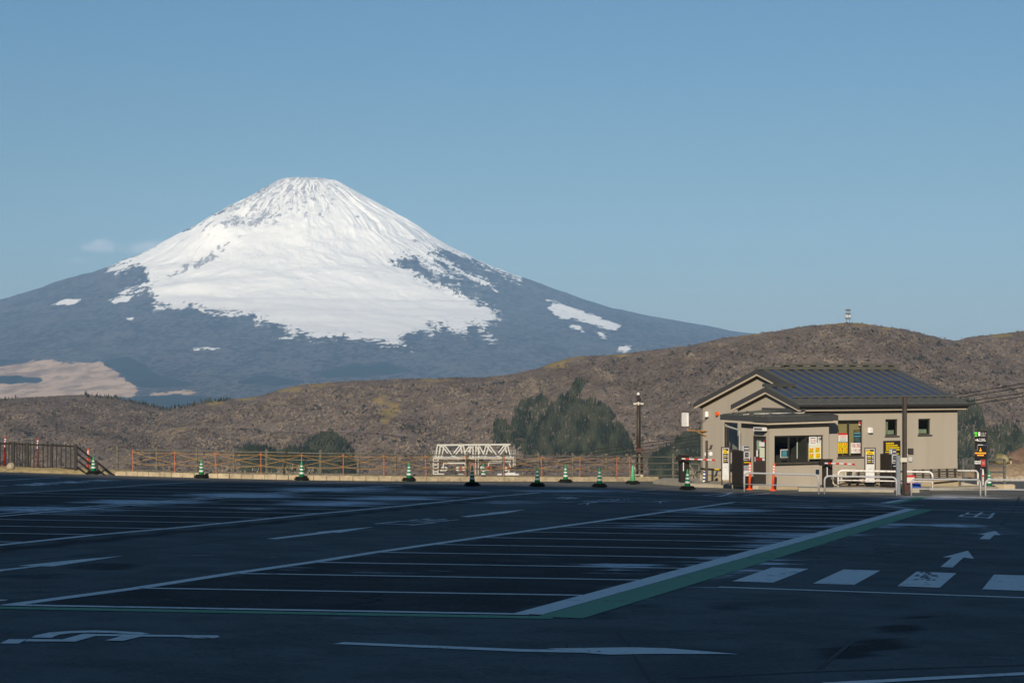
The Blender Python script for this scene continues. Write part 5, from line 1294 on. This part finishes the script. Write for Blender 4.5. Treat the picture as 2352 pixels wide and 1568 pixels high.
MB().cbox(-bw/2,bw/2,-.16,.16,.02,bh-.06,.02).build('body', mat('cream_plastic',(0.62,0.58,0.48),.5), g); MB().cbox(-bw/2-.015,bw/2+.015,-.175,.175,bh-.06,bh,.015).build('lid', REDP, g); MB().box(-bw/2+.02,bw/2-.02,-.17,.17,0,.022).build('base', REDP, g)

# ---- tall parking sign at the exit
c = gp(*cD(1085,1240)); c.z += .02; s = c.y/F
g = thing('parking_sign', 'tall black parking sign with green, white and orange lit writing right of the kiosk', 'sign', c, -.32)
SG = -.32
w = 245/7.127*K*s; zt = (1240-255)/7.127*K*s; fw = w*.83/math.cos(SG)
body = MB().cbox(-fw/2,fw/2,-.12,.20,.0,zt,.01).build('cabinet', mat('sign_cabinet',(0.028,0.022,0.018),.45,.4), g)
yf = -.125
MB().box(-fw/2+.02,fw/2-.02,yf,-.121,zt*.22,zt-.03).build('face', mat('sign_face_black',(0.010,0.010,0.011),.25,.5), body)
def sr(x0,x1,y0,y1): return (-fw/2+fw*(x0-962)/198, -fw/2+fw*(x1-962)/198, (1240-y1)/7.127*K*s, (1240-y0)/7.127*K*s)
LG = glow('green_led', (0.10,1.0,0.03), 0.75); LO = glow('amber_led', (1.0,0.36,0.01), 0.5); WL = mat('white_lettering',(0.72,0.72,0.72),.5)
def st_(t, q, m): q = sr(*q); text_quad(t, [(q[0],yf-.003,q[2]),(q[1],yf-.003,q[2]),(q[1],yf-.003,q[3]),(q[0],yf-.003,q[3])], m, body)
st_('空', (964,1008,282,362), LG)
bs = sr(1022,1055,288,360); b_ = MB().box(bs[0],bs[1],yf-.004,yf-.001,bs[2]+.04,bs[3]).build('bus_symbol', WL, body)
MB().box(bs[0]+.02,bs[1]-.02,yf-.006,yf-.0045,bs[2]+.12,bs[3]-.05).build('symbol_window', INK, b_)
for x in (bs[0],bs[1]-.04): MB().box(x,x+.04,yf-.004,yf-.001,bs[2],bs[2]+.04).build('symbol_wheel', WL, b_)
st_('バス P', (1064,1148,292,336), WL); bars(sr(1064,1148,344,362), yf, 1, WL, body)
bars(sr(976,1000,418,446), yf, 1, WL, body, .8, .02); st_('1', (1002,1016,408,450), WL); bars(sr(1018,1034,426,450), yf, 1, WL, body, .9, .02); st_('2,000', (1038,1130,400,462), WL); bars(sr(1131,1142,434,452), yf, 1, WL, body, .9, .02)
def blk(q, m, n='print_block'): q = sr(*q); MB().box(q[0],q[1],yf-.004,yf-.001,q[2],q[3]).build(n, m, body)
blk((1014,1100,512,522), WL); blk((1100,1155,514,530), BLUEP); blk((1003,1018,524,618), mat('dim_line',(0.12,0.12,0.12),.6)); blk((970,1016,606,616), MATS['dim_line'])
q = sr(1040,1078,562,628); mb = MB(); mb.face([(q[0],yf-.003,q[2]),(q[1],yf-.003,q[2]),((q[0]+q[1])/2,yf-.003,q[3])]); tri = mb.build('warning_triangle', LO, body)
q2 = sr(1056,1062,585,615); MB().box(q2[0],q2[1],yf-.006,yf-.0035,q2[2],q2[3]).build('exclamation', INK, tri)
bars(sr(970,1146,642,684), yf, 1, LO, body, .55, .0); bars(sr(1005,1110,684,718), yf, 1, LO, body, .55, .0)
q = sr(962,1055,795,862); bars(q, yf, 2, WL, body, .6, .02); blk((1056,1062,790,862), WL); blk((1066,1140,775,900), mat('maroon_print',(0,0,0))); bars(sr(1080,1134,805,862), yf-.004, 2, mat('pink_ink',(0,0,0)), body, .5, .05)

# ---- grey post-and-rail fence, boulder, stones, road edge on the right
GF = mat('dark_grey_fence', (0.10,0.105,0.10), .7, .25, var=.15)
def rail_fence(pA, pB, y_tops, n, label, hp):
    A_, B2 = gp(*pA), gp(*pB); g = thing('rail_fence', label, 'fence', A_)
    v = B2-A_; s = sc_(A_)
    for i in range(n+1):
        t = i/n; p = v*t; MB().cbox(p.x-.055,p.x+.055,p.y-.055,p.y+.055,p.z-.1,p.z+hp,.01).build('post', GF, g)
    for k in y_tops:
        for i in range(n):
            MB().beam(v*(i/n)+Vector((0,-.075,k)), v*((i+1)/n)+Vector((0,-.075,k)), .05, .09).build('rail', GF, g)
    return g
sD = gp(*cD(1505,1210)).y/F
h1 = (1210-758)/7.127*K*sD
rail_fence(cD(1197,1208), cD(1505,1210), [h1*.97, h1*.72, h1*.47], 1, 'dark grey post and rail fence right of the tall sign, before the mossy boulder', h1)
rail_fence(cD(770,1190), cD(1190,1190), [h1*.97, h1*.72, h1*.2], 1, 'dark grey rail fence between the kiosk corner and the tall sign', h1*.99)
def rock(name, c, rx, ry, rz2, m, label, cat, seed, group=None, flat=0.0):
    bm = bmesh.new(); bmesh.ops.create_icosphere(bm, subdivisions=3, radius=1.0)
    for v in bm.verts:
        n_ = 1+0.22*float(fbm(np.array(v.co.x*1.3+seed), np.array(v.co.y*1.3+v.co.z*1.7), 4, seed))
        v.co = Vector((v.co.x*rx*n_, v.co.y*ry*n_, max(v.co.z,-.35)*rz2*n_))
    me = bpy.data.meshes.new(name); bm.to_mesh(me); bm.free(); me.materials.append(m)
    me.polygons.foreach_set('use_smooth', [True]*len(me.polygons))
    o = link(name, me, None, c); tag(o, label, cat, group); return o
MOSS = mat('mossy_rock', (0.25,0.22,0.11), .95, .1, var=.55, scale=1.6, bump=.6, bscale=8, dirt=(0.36,0.30,0.2), dirt_amt=.8)
p = gp(*cD(1440,1120)); p.y += 14; p = wp(*cD(1440,795), 112); s = 112/F
rock('boulder', p, 118/7.127*K*s, .8, .44, MOSS, 'large boulder patched with yellow moss behind the grey fence', 'boulder', 4)
STN = mat('buff_rubble_stone', (0.37,0.31,0.22), .95, .1, var=.35, scale=3, bump=.5, bscale=14)
for i, u in enumerate((1340,1432,1530,1622,1712,1800,1890,1975)):
    p = gp(*cD(u,1158)); rock('edge_stone', p, .22+.03*(i%2), .2, .26+.03*(i%3), STN, 'rounded buff edging stone in the row at the road side, behind the grey fence', 'stone', 10+i, 'row of edging stones')
p = gp(*cD(1480,1290)); MB_ = MB().cbox(-.50,.50,-.2,.2,-.1,.20,.05).build('kerb_block', STN, None, p, (0,0,-.05)); tag(MB_, 'low rounded stone kerb block beside the small striped cone', 'kerb block')
p = gp(*cD(830,1290)); MB_ = MB().hexa([(-.3,-.2,-.2),(.6,-.2,-.2),(.6,.5,-.2),(-.3,.5,-.2)],[(-.3,-.2,.30),(.6,-.2,.12),(.6,.5,.12),(-.3,.5,.30)]).build('ramp_block', cm, None, p, (0,0,.1)); tag(MB_, 'sloping concrete ramp block at the kiosk corner', 'ramp')
# bank with pale dry grass beyond the road and a low crash barrier
p = gp(*cD(1700,1130)); struct(mound('far_bank', Vector((p.x+1.8,112,gz(p.x,112)-.1)), 7.5, 2.6, .98, mat('pale_dry_grass',(0.28,0.21,0.135),.95,.1,var=.35,scale=3,bump=.8,bscale=9), .1, 40, .2, 8))
struct(mound('far_bank', Vector((p.x+13.5,135,gz(p.x,135)-.1)), 12, 3, 2.7, mat('russet_scrub',(0.17,0.115,0.085),.95,.1,var=.4,scale=2,bump=.8,bscale=6), .1, 40, .2, 5))
g = thing('crash_barrier', 'long dark low crash barrier along the road behind the edging stones', 'crash barrier', gp(*cD(1540,1100)))
zb0 = .20
for dz in (0,.16,.32):
    MB().beam((0,1.5,zb0+dz),(9,2.3,zb0+dz-.14-.02),.06,.15).build('beam', mat('dark_barrier_steel',(0.10,0.095,0.085),.6,.3), g)
for k in range(5): MB().box(.3+k*2,.42+k*2,1.62+k*.18,1.74+k*.18,-.2,zb0+.38).build('post', BRN, g)
p = gp(*cD(1637,1085)); s = sc_(p); g = thing('bamboo_pole', 'thin yellowish pole in a blue foot with a green rope beside the road', 'pole', p)
MB().tube([(0,0,.05),(-.06,0,290/7.127*K*s)],.035,8).build('stick', mat('bamboo_yellow',(0.58,0.50,0.26),.6), g); MB().lathe([(.16,0),(.12,.06),(.06,.1)],12).build('foot', BLUC, g)
MB().tube([(-.04,0,1.2),(-.4,.1,1.06),(-.9,.3,.98)],.014,5).build('rope', mat('green_rope',(0.15,0.45,0.20),.7), g)
# rope from hoop to sign

# ================================================================== FENCES, STAKES, GANTRY, CABLES, CLOUD
FENC = mat('olive_grey_pipe', (0.115,0.11,0.085), .6, .3, var=.2, scale=5, dirt=(0.26,0.25,0.21), dirt_amt=.6)
post_px = [c[0] for c in [cL(1603,0),cL(2147,0),c4(432,0),c4(867,0),c4(1255,0)]]+[735.7,822.2,907.7,991,1073,1156,1236,1314.5,1391.9,1469,1545.9,1622,1700]
kp_x = np.array([p[0] for p in kerb_px]); kp_y = np.array([p[1] for p in kerb_px])
def kerb_at(px, back=0.35):
    """ground point on the kerb line below a place along it, a little behind its face"""
    if px <= 1513: g_ = gp(px, float(np.interp(px, kp_x, kp_y)))
    else: g_ = Vector(((px-CX)/F*91.4, 91.4, 0))
    t = (g_.y+back)/g_.y
    x, y = g_.x*t, g_.y*t
    return Vector((x, y, gz(x, y)+KH))
fp = [kerb_at(x, .62) for x in post_px]
FH = 1.0
fence = thing('pipe_fence', 'long olive grey pipe fence with four rails behind the stone kerb', 'fence', fp[0])
o_ = fp[0]
zs_ = [.055,.335,.625,.925]
def fence_post(p, lean=0.0, bent=False):
    m = FENC if not bent else INDARK
    b = MB()
    if not bent:
        b.tube([p+Vector((0,0,-.2)), p+Vector((lean,0,FH))], .055, 10)
        b.lathe([(.055,0),(.06,.02),(.04,.06),(.01,.07)],10,(p.x+lean,p.y,p.z+FH-.005))
    else:
        b.tube([p+Vector((0,.1,-.2)), p+Vector((0,.1,.3)), p+Vector((.05,.15,.65)), p+Vector((.10,.1,FH))], .045, 8)
    q = b.build('post', m, fence, smooth=False)
    if not bent:
        for z in zs_: MB().tube([p+Vector((lean*z,-.02,z-.04)), p+Vector((lean*z,-.02,z+.04))], .07, 8).build('clamp', FENC, q)
    return q
for i, p in enumerate(fp): fence_post(p-o_, RND.uniform(-.012,.012))
fence_post(kerb_at(652,.55)-o_, bent=True)
rr2 = [RND.uniform(-.012,.012) for _ in range(200)]
for i in range(len(fp)-1):
    for k, z in enumerate(zs_):
        a, b = fp[i]-o_, fp[i+1]-o_
        MB().tube([a+Vector((0,-.07,z+rr2[i*4+k])), b+Vector((0,-.07,z+rr2[i*4+k+4]))], .024, 7).build('rail', FENC, fence)
# ---- orange stakes and the crossed ropes between them
st_px = [304.5,400.7,496.4,599.5,692.6,788.4,881.7,978.7,1068.6,1157,1244.7,1331.9,1416.8,1446.9]
STK = mat('orange_stake_plastic', (0.52,0.15,0.07), .6, .3, var=.1); RPM = mat('yellow_orange_rope', (0.42,0.23,0.06), .8, .15, var=.15)
sp = [kerb_at(x, .18) for x in st_px]
s0 = None
for i, p in enumerate(sp):
    lean = [0,0,-.06,.01,0,.0,0,.06,-.02,-.02,-.03,0,0,.02][i]
    if s0 is None or True:
        g = thing('rope_stake', 'thin orange stake on the stone kerb holding the crossed ropes', 'stake', p, 0, 'orange rope stakes')
        g.rotation_euler = (0, lean, RND.uniform(0,3))
        if s0 is None:
            s0 = True
            shaft = MB().lathe([(.014,-.03),(.015,.86),(.008,.92)],8).build('shaft', STK, g)
            hook = MB().tube([(0,-.03,.80),(.05,-.03,.83),(.05,-.03,.88)],.012,5).build('hook', STK, g)
            hook2 = MB().tube([(0,-.03,.34),(.05,-.03,.37),(.05,-.03,.42)],.012,5).build('hook', STK, g)
            proto = (shaft, hook, hook2)
        else:
            for q in proto: k = q.copy(); COL.objects.link(k); k.parent = g
def sag(a, b, s, n=7): return [a.lerp(b, t)-Vector((0,0,s*4*t*(1-t))) for t in np.linspace(0,1,n)]
def ropeline(zf, label, s=.04):
    pts = []
    for i in range(len(sp)-1):
        a = sp[i]+Vector((0,-.035,zf(i))); b = sp[i+1]+Vector((0,-.035,zf(i+1)))
        pts += sag(a, b, s)[:-1]
    pts.append(sp[-1]+Vector((0,-.035,zf(len(sp)-1))))
    base = pts[0].copy()
    o = MB().tube([p-base for p in pts], .008, 5).build('barrier_rope', RPM, None, base); tag(o, label, 'rope')
ropeline(lambda i: .84, 'orange rope strung along the tops of the orange stakes', .05)
ropeline(lambda i: .36-.0, 'orange rope strung low between the orange stakes', .07)
ropeline(lambda i: .82 if i % 2 else .38, 'orange rope zigzagging up and down from stake to stake', .02)
ropeline(lambda i: .38 if i % 2 else .82, 'orange rope crossing the zigzag rope between the stakes', .02)

# ---- camera pole by the fence
c = kerb_at(1466, .9); s = c.y/F
g = thing('camera_pole', 'tall dark pole with twin white cameras by the pipe fence', 'pole', c)
zt = (c6(0,1190)[1]-c6(0,98)[1])*s
MB().cbox(-.22,.22,-.30,.22,-.12,.12,.02).build('footing', cm, g)
MB().tube([(0,0,.1),(0,0,zt)],.085,12,.07).build('post', BRN, g, smooth=True); MB().lathe([(.07,0),(.075,.05),(.03,.12)],10,(0,0,zt)).build('cap', REFL, g)
MB().tube([(.10,-.02,.1),(.10,-.02,zt*.96)],.022,6).build('conduit', BLK, g)
MB().box(.09,.22,-.05,.1,.1,zt*.27).build('cable_trunk', BLK, g)
for zz in (.30,.12): MB().cbox(-.11,.20,-.17,-.086,zt*zz,zt*zz+.2,.01).build('junction_box', mat('maroon_steel',(0,0,0)), g)
zc = (c6(0,1190)[1]-c6(0,215)[1])*s
MB().box(-.13,.13,-.11,-.086,zc+.0,zc+.05).build('camera_arm', mat('beige_plastic',(0,0,0)), g)
for sg in (-1,1): MB().cbox(sg*.165-.075,sg*.165+.075,-.24,-.08,zc-.04,zc+.04,.02).build('camera', mat('beige_plastic',(0,0,0)), g)
MB().box(-.04,.04,-.13,-.086,zc-.06,zc+.08).build('camera_bracket', mat('beige_plastic',(0,0,0)), g)

# ---- baluster railing and stair handrail on the left
DR_ = mat('dark_railing_steel', (0.020,0.018,0.016), .6, .3, var=.15)
def rp_(u, v, d): x, y = cL(u, v); return wp(x, y, d)
rd = lambda u: 92.0-2.6*u/1035.0            # the railing comes slowly nearer towards the stair
A0, A1 = rp_(-260,252,rd(-260)), rp_(1035,303,rd(1035)); B0, B1 = rp_(-260,570,rd(-260)), rp_(1035,606,rd(1035))
g = thing('baluster_railing', 'dark steel railing with upright balusters above the grass bank', 'railing', Vector((A1.x, A1.y, B1.z-.2)))
o_ = g.location.copy()
MB().beam(A0-o_, A1-o_, .06, .07).build('top_rail', DR_, g); MB().beam(B0-o_, B1-o_, .05, .06).build('bottom_rail', DR_, g)
for u in [-220,-180,-140,-100,-60,-20,10,88,130,168,240,280,318,354,428,475,538,600,662,780,843,905,967]:
    t = (u+260)/1295.0; a = A0.lerp(A1, t); b = B0.lerp(B1, t)
    MB().beam(b-o_+Vector((0,0,-.03)), a-o_+Vector((0,0,.09)), .05, .05).build('baluster', DR_, g)
for u, w in [(-240,.11),(190,.13),(388,.11),(713,.11),(1035,.13)]:
    t = (u+260)/1295.0; a = A0.lerp(A1, t); b = B0.lerp(B1, t)
    MB().beam(b-o_+Vector((0,.0,-.35)), a-o_+Vector((0,0,.10)), w, w).build('post', DR_, g)
e1 = rp_(1560,700,88.2)
g = thing('stair_handrail', 'dark sloping stair handrail with four bars running down from the railing end', 'handrail', rp_(1300,690,88.8)+Vector((0,0,-1.2)))
o_ = g.location.copy()
for v0, dv in ((303,0),(395,92),(485,182),(575,272)):
    MB().beam(rp_(1045,v0,rd(1035))-o_, rp_(1640,763+dv,87.8)-o_, .06, .06).build('bar', DR_, g)
MB().beam(rp_(1322,515,88.6)-o_, rp_(1322,760,88.6)-o_, .11, .11).build('post', DR_, g); MB().beam(rp_(1600,735,87.9)-o_, rp_(1600,980,87.9)-o_, .11, .11).build('post', DR_, g)
p = gp(*cL(145,596), .2); rock('boulder', Vector((p.x,p.y,p.z+.02)), .20, .2, .22, STN, 'small pale boulder on the grass bank between two dark red posts', 'boulder', 2)

# ---- bare pale shrubs poking up behind the fence
SHB = mat('bleached_twigs', (0.42,0.37,0.29), .9, .1, var=.2)
def shrub(px, ytop, spread, n, seed):
    r = random.Random(seed); base = kerb_at(px, 2.0)+Vector((0,0,-1.0)); h = (1.9-(ytop-HY)/F*base.y)-base.z
    mb = MB()
    for i in range(n):
        a = r.uniform(-1,1); tip = Vector((a*spread, r.uniform(-.3,.3), h*r.uniform(.72,1.0)))
        mid = Vector((a*spread*.35, 0, h*.55))
        mb.tube([(a*.08,0,0), mid, tip], .02, 4, .006)
        for k in range(3):
            s_ = mid.lerp(tip, r.uniform(.1,.8)); mb.tube([s_, s_+Vector((r.uniform(-.25,.25), r.uniform(-.1,.1), r.uniform(.1,.3)))], .010, 4, .004)
    o = mb.build('bare_shrub', SHB, None, base); tag(o, 'bare pale twiggy shrub poking up behind the pipe fence', 'shrub', 'bare shrubs behind the fence')
    return o
for i, (u, yt, sp_, n) in enumerate([(cL(1970,0)[0],1083,.4,4),(cL(2275,0)[0],1081,.35,4),(415,1085,.35,3),(472,1082,.35,4),(510,1068,.5,9),(575,1070,.3,4),(636,1072,.45,8),(668,1062,.6,14),(690,1070,.6,12),(735,1072,.55,10),(760,1082,.3,4),(1590,1066,.6,10),(1606,1062,.5,10),(1572,1075,.4,6)]):
    shrub(u, yt, sp_, n, i)

# ---- white steel gantry of the ropeway, seen over the kerb
GD = 190.0; STL = mat('white_gantry_paint', (0.46,0.46,0.42), .5, .35, var=.07)
def tp(u, v, dd=0.0): x, y = cT(u, v); return wp(x, y, GD+dd)
org = tp(1170, 960); org.z = -30
g = thing('ropeway_gantry', 'white steel lattice gantry with walkway and pulleys beyond the pipe fence', 'gantry', org)
Q = lambda u, v, dd=0.0: tp(u, v, dd)-org
def member(name, a, b, w, h=None, m=STL): return MB().beam(a, b, w, h).build(name, m, g)
for dd in (0, 2.4):
    dx = 0 if dd == 0 else -70
    member('top_chord', Q(320+dx*.2,207,dd), Q(2032+dx*.2,193,dd), .14, .15)
    member('bottom_chord', Q(215,510,dd), Q(2120,512,dd), .16, .20)
    for a, b in [((385,215),(340,500)),((475,215),(410,500)),((490,225),(700,490)),((910,215),(700,490)),((925,215),(985,500)),((1150,215),(950,490)),((1152,215),(1152,500)),((1290,215),(1290,500)),((1300,225),(1440,490)),((1530,215),(1440,500)),((1545,225),(1745,490)),((1955,210),(1745,490)),((1970,210),(2035,500))]:
        member('diagonal', Q(a[0]+dx,a[1],dd), Q(b[0]+dx,b[1],dd), .11)
for u in (385,1150,1970): member('cross_tie', Q(u,212,0), Q(u-50,212,2.4), .09)
fl = MB().box(Q(215,495).x, Q(2120,495).x, -.15, 2.6, Q(215,500).z, Q(215,492).z); fl.build('walkway', STL, g)
for u in (205,240,300,2050,2110,2145): member('railing_post', Q(u,345), Q(u,500), .03)
for v in (345,420): 
    member('handrail', Q(200,v), Q(390,v), .03); member('handrail', Q(2030,v-10), Q(2148,v-10), .03)
member('handrail', Q(560,350,2.4), Q(2030,340,2.4), .025)
for u in (215,330,2100,2140): member('ladder_post', Q(u,520), Q(u,900 if u < 1000 else 700), .09)
for v in (590,670,750,830): member('ladder_frame', Q(230,v), Q(330,v), .12, .1)
for a, b in [((470,625),(1000,622)),((1520,612),(2040,606))]: member('pulley_beam', Q(*a), Q(*b), .13, .2)
for u0, u1 in [(470,440),(950,990),(1530,1500),(2000,2040)]: member('hanger', Q(u0,620), Q(u1,740), .1)
RSB = mat('rusty_red_sheave', (0.30,0.09,0.05), .8, .2, var=.2)
for u, v in [(450,760),(510,765),(790,765),(860,770),(930,760),(1370,745),(1500,745),(1560,765),(1930,770),(2000,760)]:
    p = Q(u,v); w = MB().tube([p+Vector((0,-.12,0)), p+Vector((0,.12,0))], .2, 14).build('sheave', STL if (u//10) % 2 else RSB, g)
    MB().tube([p+Vector((0,-.14,0)), p+Vector((0,.14,0))], .05, 8).build('axle', BRN, w)
for a, b in [((380,800),(500,800)),((780,800),(950,790)),((1340,790),(1560,790)),((1880,790),(2030,780))]: member('sheave_frame', Q(*a), Q(*b), .12, .14)
PNK = mat('primer_red_column', (0.25,0.13,0.11), .8, .2, var=.15)
MB().box(Q(1085,560).x, Q(1200,560).x, .6, 1.4, 0.5, Q(1085,575).z).build('mast', PNK, g)
for u in (1215,1275): member('ladder_post', Q(u,300), Q(u,960)+Vector((0,0,-3)), .06)
MB().box(Q(900,560).x, Q(1400,560).x, .2, 1.8, Q(0,590).z, Q(0,520).z).build('mast_head', INDARK, g)
for u in (1060,1170,1330): MB().cbox(Q(u-35,0).x, Q(u+35,0).x, -.05, .3, Q(0,535).z, Q(0,505).z, .02).build('service_box', mat('cream_plastic',(0,0,0)), g)
member('catwalk_rail', Q(370,885), Q(480,885), .05); member('catwalk_rail', Q(205,885), Q(470,885), .16, .1); member('catwalk_rail', Q(800,895), Q(930,895), .06)
# ---- gondola cabin just passing the gantry
gc = tp(1980, 1060, -25); gc.z -= 1.3
gd = thing('gondola_cabin', 'white roofed ropeway gondola just showing above the kerb under the gantry', 'gondola', gc)
QQ = lambda u, v: (tp(u, v, -25)-gc)
x0, x1, zt = QQ(1740,0).x, QQ(2220,0).x, QQ(0,888).z
bd = MB(); bd.hexa([(x0+.1,-.7,0),(x1-.1,-.7,0),(x1-.1,.7,0),(x0+.1,.7,0)],[(x0,-.75,zt-.12),(x1,-.75,zt-.12),(x1,.75,zt-.12),(x0,.75,zt-.12)]); bd.build('cabin_shell', mat('cream_plastic',(0,0,0)), gd)
MB().cbox(x0-.05,x1+.05,-.8,.8,zt-.12,zt+.02,.04).build('roof', WHITEP, gd)
for a, b in ((1770,1900),(1965,2200)): MB().box(QQ(a,0).x, QQ(b,0).x, -.79, -.76, zt-1.1, QQ(0,925).z+.1).build('window', INDARK, gd)
MB().box(QQ(1940,0).x, QQ(1955,0).x, -.80, -.75, 0.1, zt-.13).build('door_edge', CREAM, gd)
MB().tube([QQ(1990,885)+Vector((0,0,-.05)), QQ(1990,860), QQ(2000,790)],.06,8).build('hanger', STL, gd)
MB().cbox(QQ(1930,0).x, QQ(2150,0).x, -.3,.3, QQ(0,885).z-.04, QQ(0,852).z,.03).build('grip_housing', STL, gd)
# ---- ropeway cables climbing to the right
CAB = mat('steel_cable', (0.03,0.03,0.032), .6, .3)
for i, (pl_, dl, pr_, dr) in enumerate([(tp(2100,545),0,c2(2034,325),0),(tp(2100,700),0,c2(2034,370),0),(tp(1950,760),0,c2(2034,430),0),(tp(1600,800),0,c2(2034,468),0)]):
    ends = [((1316,1038.8),(1615,999.0),(2197,906.1)),((1316,1047.5),(1615,1005.3),(2214,911.5)),((1316,1056),(1615,1014.7),(2225,921.5)),((1316,1062),(1615,1021),(2223,930))][i]
    a = pl_; n = 24; xs_ = [CX+F*a.x/a.y]+[e[0] for e in ends]+[pr_[0]+30]; ys_ = [HY-F*(a.z-H)/a.y]+[e[1] for e in ends]+[pr_[1]-5]
    ddp = [GD, GD-15, GD-32, GD-62, GD-70]
    pts = [wp(x, y, d) for x, y, d in zip(xs_, ys_, ddp)]
    sm = []
    for k in range(len(pts)-1):
        p0, p1, p2, p3 = pts[max(k-1,0)], pts[k], pts[k+1], pts[min(k+2,len(pts)-1)]
        for t in np.linspace(0,1,7)[:-1]:
            sm.append(0.5*((2*p1)+(p2-p0)*t+(2*p0-5*p1+4*p2-p3)*t*t+(3*p1-p0-3*p2+p3)*t**3))
    sm.append(pts[-1]); base = sm[0].copy()
    o = MB().tube([q-base for q in sm], .026, 5).build('ropeway_cable', CAB, None, base)
    tag(o, ['topmost','second highest','third highest','lowest'][i]+' of four dark ropeway cables climbing past the kiosk roof', 'cable', 'ropeway cables')
# ---- mast on the hilltop
ax, dA = 1948.0, float(ridge_d(np.array(1948.0))); b0 = wp(ax, 742, dA-5); mpx = dA/F
g = thing('hilltop_mast', 'small lattice antenna mast with drum platforms on the hilltop', 'antenna mast', b0)
hA = (742-709)*mpx
for sx in (-1,1):
    for sy in (-1,1): MB().beam((sx*2.2,sy*2.2,-2),(sx*1.6,sy*1.6,hA*.93),.55).build('leg', mat('grey_mast',(0.20,0.22,0.23),.6,.3), g)
MB().beam((0,0,hA*.3),(0,0,hA*1.08),.9).build('core', MATS['grey_mast'], g)
for z in (.30,.62,.88): MB().lathe([(3.0,hA*z),(4.6,hA*z+.9),(4.6,hA*z+1.5),(3.0,hA*z+1.6)],12).build('platform', MATS['grey_mast'], g)
for k in range(6):
    a = k*math.pi/3; MB().cbox(2.6*math.cos(a)-.8,2.6*math.cos(a)+.8,2.6*math.sin(a)-.8,2.6*math.sin(a)+.8,hA*.40,hA*.58,.2).build('dish_drum', mat('pale_drum',(0.5,0.5,0.48),.6), g)
# ---- small clouds beside the volcano
def cloud(px, py, wpx, hpx, dens, seed, label):
    d = 46000.0; c = wp(px, py, d); s = d/F
    bm = bmesh.new(); bmesh.ops.create_icosphere(bm, subdivisions=3, radius=1.0)
    for v in bm.verts: v.co = Vector((v.co.x*wpx*s/2, v.co.y*wpx*s*.35, v.co.z*hpx*s/2))
    me = bpy.data.meshes.new('cloud'); bm.to_mesh(me); bm.free()
    m = bpy.data.materials.new('cloud_vapour'); m.use_nodes = True; N, L = m.node_tree.nodes, m.node_tree.links; N.clear()
    o = N.new('ShaderNodeOutputMaterial'); v = N.new('ShaderNodeVolumePrincipled'); v.inputs['Color'].default_value = (.88,.84,.86,1); v.inputs['Anisotropy'].default_value = -0.5
    tc = N.new('ShaderNodeTexCoord'); mp = N.new('ShaderNodeMapping'); mp.inputs['Scale'].default_value = (2/(wpx*s), 2/(wpx*s*.7), 2/(hpx*s)); L.new(tc.outputs['Object'], mp.inputs[0])
    ln = N.new('ShaderNodeVectorMath'); ln.operation = 'LENGTH'; L.new(mp.outputs[0], ln.inputs[0])
    nz = N.new('ShaderNodeTexNoise'); nz.noise_dimensions = '4D'; nz.inputs['W'].default_value = seed; nz.inputs['Scale'].default_value = 1.0/(hpx*s*.55); nz.inputs['Detail'].default_value = 5; nz.inputs['Roughness'].default_value = .6; L.new(tc.outputs['Object'], nz.inputs['Vector'])
    a = math_n(N, L, 'SUBTRACT', nz.outputs['Fac'], math_n(N, L, 'MULTIPLY', ln.outputs['Value'], .42))
    L.new(sstep(N, L, a, .10, .42, 0, dens), v.inputs['Density']); L.new(v.outputs[0], o.inputs['Volume'])
    me.materials.append(m)
    ob = link('cloud', me, None, c); tag(ob, label, 'cloud'); return ob
cloud(233, 566, 118, 42, .0009, 1.3, 'small flat grey white cloud floating left of the volcano')
cloud(352, 570, 170, 44, .0006, 4.1, 'thin wispy cloud touching the left slope of the volcano')
cloud(182, 599, 90, 18, .0003, 7.7, 'faint shred of cloud under the small flat cloud')

# ================================================================== AIR
hz = MB().box(-26000, 26000, -900, 41500, -402, 2960)
hzo = hz.build('haze', None)
hv = bpy.data.materials.new('haze_air'); hv.use_nodes = True
N, L = hv.node_tree.nodes, hv.node_tree.links; N.clear()
o = N.new('ShaderNodeOutputMaterial'); v = N.new('ShaderNodeVolumePrincipled')
v.inputs['Color'].default_value = (0.34, 0.62, 1.0, 1); v.inputs['Density'].default_value = 1.85e-5; v.inputs['Anisotropy'].default_value = -0.28
L.new(v.outputs[0], o.inputs['Volume'])
hzo.data.materials.append(hv)
hv.cycles.homogeneous_volume = True
struct(hzo, 'stuff'); tag(hzo, 'pale blue air haze softening the far mountain', 'haze')
